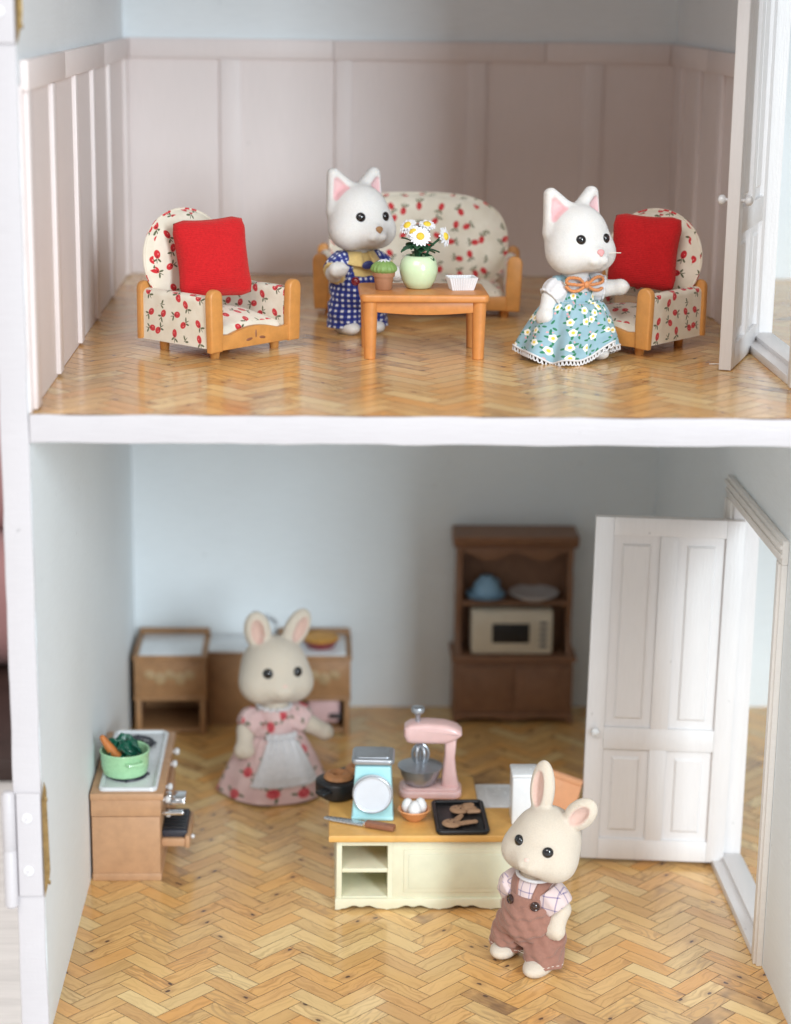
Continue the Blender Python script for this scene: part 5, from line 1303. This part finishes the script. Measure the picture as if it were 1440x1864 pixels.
bw = thing_bow = O('bow_knot', B().ell((cx, cy - 0.05, cz), (0.17, 0.14, 0.17)).torus((cx, cy - 0.05, cz), 0.13, 0.07, (90, 0, 40), 14, 6), 'cord', fa.e)
for g in (-1, 1):
    rope(dense([(cx + g * 0.08, cy, cz), (cx + g * 0.42, cy - 0.04, cz + 0.30), (cx + g * 0.88, cy + 0.14, cz + 0.32), (cx + g * 0.95, cy + 0.16, cz + 0.08), (cx + g * 0.45, cy - 0.02, cz + 0.0), (cx + g * 0.08, cy, cz)], 60), 0.072, 15, bw, 'bow_loop')
    rope(dense([(cx + g * 0.06, cy, cz - 0.05), (cx + g * 0.38, cy - 0.02, cz - 0.26), (cx + g * 0.72, cy + 0.10, cz - 0.30), (cx + g * 0.98, cy + 0.24, cz - 0.16 - 0.08 * g)], 44), 0.072, 10, bw, 'bow_tail')
wp = fa.hl(hit(fa.fhead_l, (0.3, -1.3, -0.42), (0.9, -0.5, 0)))
O('whisker', B().tube([wp, wp + V3(0.35, -0.12, 0.02), wp + V3(0.62, -0.05, 0.0)], 0.02, 5), 'thread', fa.e)

# --- cat in blue gingham overalls
armsB = [((-0.82, 0, 3.42), (-1.45, -0.30, 3.05), (-1.62, -1.00, 3.30)), ((0.82, 0, 3.42), (1.40, -0.25, 3.05), (1.65, -0.85, 2.95))]
fb = Figure('white toy cat in blue gingham overalls and yellow shirt behind the table', (14.30, 21.4, 0), 26, 'cat', 1.04, 5.56, 0.97, (-2, 1, 5), armsB, STAND, 'flock_white', 'nose_brown')
k = fb.k
def pants(P, feet=STAND, top=2.95, k0=0.16, hem=0.42, w=0.03, lr=0.74):
    d = cut(s_rc(P, (0, 0.05, 2.15), (0, 0, 3.5), 1.06 + k0, 0.74 + k0), P, None, top)
    for (kx, ky, kz), (fx, fy, fz) in feet:
        d = smin(d, s_rc(P, (kx * 0.92, 0.02, 1.3), (fx * 1.02, fy + 0.34, hem - 0.05), lr + 0.03, lr), 0.07)
    d = d + w * np.sin(P[:, 2] * 7 + P[:, 0] * 4) * np.sin(P[:, 0] * 5 + P[:, 1] * 3) + w * 0.5 * np.sin(P[:, 2] * 15 - P[:, 1] * 8)
    return cut(d, P, hem, top)
O_skin('trousers', lambda P: pants(P, STAND, 2.95, 0.32, 0.34, 0.045, 0.88), *BX, 0.07, 'gingham', fb.e, k)
O_skin('shirt', lambda P: cut(torso(P, 0.20), P, 2.7, 4.05), *BX, 0.08, 'yellow_cloth', fb.e, k)
for a in armsB:
    O_skin('sleeve', sleeve_f(a, 0.24, -0.35, 0.92, 0.06, 1.0), *BX, 0.07, 'gingham', fb.e, k, uv='box')
    O_skin('cuff', sleeve_f(a, 0.17, 0.85, 1.12, 0.0, 1.0), *BX, 0.06, 'yellow_cloth', fb.e, k, uv='box')
    g = np.sign(a[0][0])
    O_skin('vest_side', (lambda g: (lambda P: np.maximum(np.maximum(cut(torso(P, 0.28), P, 2.9, 4.02), 0.66 - g * P[:, 0] + 0.2 * (P[:, 2] - 3.2)), -9)))(g), *BX, 0.07, 'gingham', fb.e, k)
def coll(u, v):
    a = 0.22 + u * (2 * math.pi - 0.44); dr = 0.16 * abs(math.cos(a / 2)) ** 3
    return Vector(((0.74 + (0.40 + dr) * v) * math.sin(a), -(0.74 + (0.40 + dr) * v) * math.cos(a), 4.13 - (0.40 + 1.3 * dr) * v - 0.05 * v * v + 0.03 * math.sin(a * 5) * v)) * k
O('collar', B().sheet(coll, 48, 6, thick=0.06), 'yellow_cloth', fb.e, ang=0)
for a in (-0.62, 0.62):
    p = hit(lambda P: torso(P, 0.36), (0, 0, 2.72), (a, -1, 0)); button(fb, p, (a, -1, 0), 0.21, 'button_red')
p = hit(lambda P: torso(P, 0.2), (0, 0, 3.5), (0.25, -1, 0)) + V3(0, -0.36, 0)
bn = O('bow_knot', B().ell(p * k + V3(0, -0.05, 0), (0.12, 0.1, 0.13)), 'navy', fb.e)
for g in (-1, 1): O('bow_wing', B().ell(p * k + V3(g * 0.34, -0.02, 0.02), (0.32, 0.09, 0.22), (0, g * 12, g * 8)), 'navy', bn)

# --- rabbit in the rose print dress and apron
armsC = [((-0.82, 0, 3.42), (-1.38, -0.25, 2.95), (-1.55, -0.72, 2.35)), ((0.82, 0, 3.42), (1.55, -0.25, 3.05), (2.15, -0.55, 2.75))]
fc = Figure('cream toy rabbit in a rose print dress and white apron', (9.75, 29.4, Z0), 14, 'rabbit', 1.28, 5.66, 0.93, (-3, 2, 4), armsC, STAND, 'flock_cream', 'nose_cream',
            ears=[(-9, 8, -12, 0.74, 1.62), (25, 8, 14, 0.74, 1.72)])
k = fc.k
O_skin('bodice', lambda P: cut(torso(P, 0.14), P, 2.5, 4.0), *BX, 0.07, 'rose', fc.e, k)
for a in armsC: O_skin('sleeve', sleeve_f(a, 0.10, -0.3, 0.95, 0.18, a[0][0]), *BX, 0.07, 'rose', fc.e, k, uv='box')
sf = skirt_fn(2.75, 1.12, 0.10, 2.55, 7, 0.14, (-0.05, -0.05), 5, 0.98, 0.05, 0.72)
sk_ = O_skirt('skirt', sf, k, 'rose', fc.e)
def apron(u, v): return Vector(sf(0.015 + (u - 0.5) * (0.17 + 0.08 * v), 0.02 + 0.70 * v, 0.07 + 0.03 * math.sin(u * 19) * v)) * k
ap = O('apron', B().sheet(apron, 36, 22, thick=0.04), 'white_cloth', fc.e, ang=0)
O('waistband', B().sheet(lambda u, v: (Vector(sf(0.015 + (u - 0.5) * 0.20, 0.0, 0.12)) + Vector((0, 0, 0.22 - 0.34 * v))) * k, 24, 4, thick=0.06), 'white_cloth', ap, ang=0)
eb_ = B()
for i in range(11):
    p = apron(0.1 + 0.08 * i, 0.86); eb_.torus(p + Vector((0.1, -0.04, 0)).normalized() * 0.02, 0.13 if i % 2 == 0 else 0.08, 0.03, (80, 0, 15), 12, 5)
for i in range(20): eb_.ell(apron((i + 0.5) / 20, 1.0), 0.09, n=8)
O('apron_lace', eb_, 'lace', ap)
O('neck_lace', B().tube([((0.74 + 0.06 * math.cos(t_ * 16)) * math.sin(t_) * k, -(0.74 + 0.06 * math.cos(t_ * 16)) * math.cos(t_) * k, (3.98 + 0.03 * math.sin(t_ * 16)) * k) for t_ in [i * 6.283 / 90 for i in range(90)]], 0.10, 6, closed=True), 'lace', fc.e)

# --- small rabbit in brown dungarees
WALK = [((-0.86, 0, 1.2), (-0.98, -0.16, 0.36)), ((0.86, 0, 1.2), (0.92, -0.78, 0.36))]
armsD = [((-0.82, 0, 3.42), (-1.20, 0.40, 2.9), (-1.25, 0.55, 2.2)), ((0.82, 0, 3.42), (1.38, 0.05, 2.85), (1.36, -0.32, 2.15))]
fd = Figure('cream toy rabbit in brown dungarees standing nearest in the lower room', (22.6, 7.2, Z0), -32, 'rabbit', 1.12, (0.40, -0.15, 5.76), 0.92, (-4, 7, 0), armsD, WALK, 'flock_cream', 'nose_cream', (0, 3.5),
            ears=[(-9, 2, -16, 0.62, 2.25), (30, 6, 12, 0.86, 1.6)])
k = fd.k
pt2 = lambda P: pants(P, WALK, 3.02, 0.30, 0.42, 0.075, 0.86)
O_skin('dungarees', pt2, *BX, 0.07, 'brown_cloth', fd.e, k)
def bib(P):
    d = cut(torso(P, 0.28), P, 2.6, 3.36); return np.maximum(np.maximum(d, P[:, 1] + 0.15), np.abs(P[:, 0]) - 0.74 + 0.12 * (P[:, 2] - 3.0))
O_skin('bib', bib, *BX, 0.06, 'brown_cloth', fd.e, k)
shf = lambda P: cut(smin(torso(P, 0.11), s_rc(P, (-0.8, 0, 3.42), (0.8, 0, 3.42), 0.52, 0.52), 0.2), P, 2.8, 4.25)
O_skin('shirt', shf, *BX, 0.07, 'plaid', fd.e, k)
for a in armsD:
    O_skin('sleeve', sleeve_f(a, 0.21, -0.3, 0.90, 0.07, a[0][0]), *BX, 0.065, 'plaid', fd.e, k, uv='box')
    g = float(np.sign(a[0][0]))
    st = [hit(shf, (0, 0, 3.0), (g * 0.72, -math.cos(t_), math.sin(t_) * 1.15)) for t_ in np.linspace(0.1, math.pi - 0.1, 22)]
    ctr = V3(0, 0, 3.0); wd = []
    for i in range(22):
        tn = st[min(i + 1, 21)] - st[max(i - 1, 0)]; w_ = np.cross(tn, st[i] - ctr); wd.append(tuple(w_ / (np.linalg.norm(w_) + 1e-9)))
    ribbon([p_ + (p_ - ctr) / np.linalg.norm(p_ - ctr) * 0.06 for p_ in st], wd, 0.52, k, 'brown_cloth', fd.e, 'strap', 0.06)
    p_ = hit(lambda P: torso(P, 0.31), (0, 0, 3.14), (g * 0.62, -1, 0)); button(fd, p_, (g * 0.6, -1, 0.05), 0.21, 'button_brown')
    # stitched hems
    (kx, ky, kz), (fx, fy, fz) = WALK[0 if g < 0 else 1]
    sb = B()
    for i in range(22):
        t_ = i * 6.283 / 22; c0 = V3(fx * 1.02, fy + 0.33, 0.56); p_ = hit(pt2, c0, (math.cos(t_), math.sin(t_), 0), 1.2); p3 = hit(pt2, c0, (math.cos(t_ + 0.13), math.sin(t_ + 0.13), 0), 1.2)
        sb.tube([p_ * k, p3 * k], 0.018, 5)
    O('hem_stitching', sb, 'thread', fd.e)
O('neck_band', B().tube([((0.80 * math.sin(t_) + 0.08) * k, (-0.80 * math.cos(t_) - 0.06) * k, (4.24 - 0.05 * math.cos(t_)) * k) for t_ in [i * 6.283 / 48 for i in range(48)]], 0.09, 8, closed=True), 'white_cloth', fd.e)
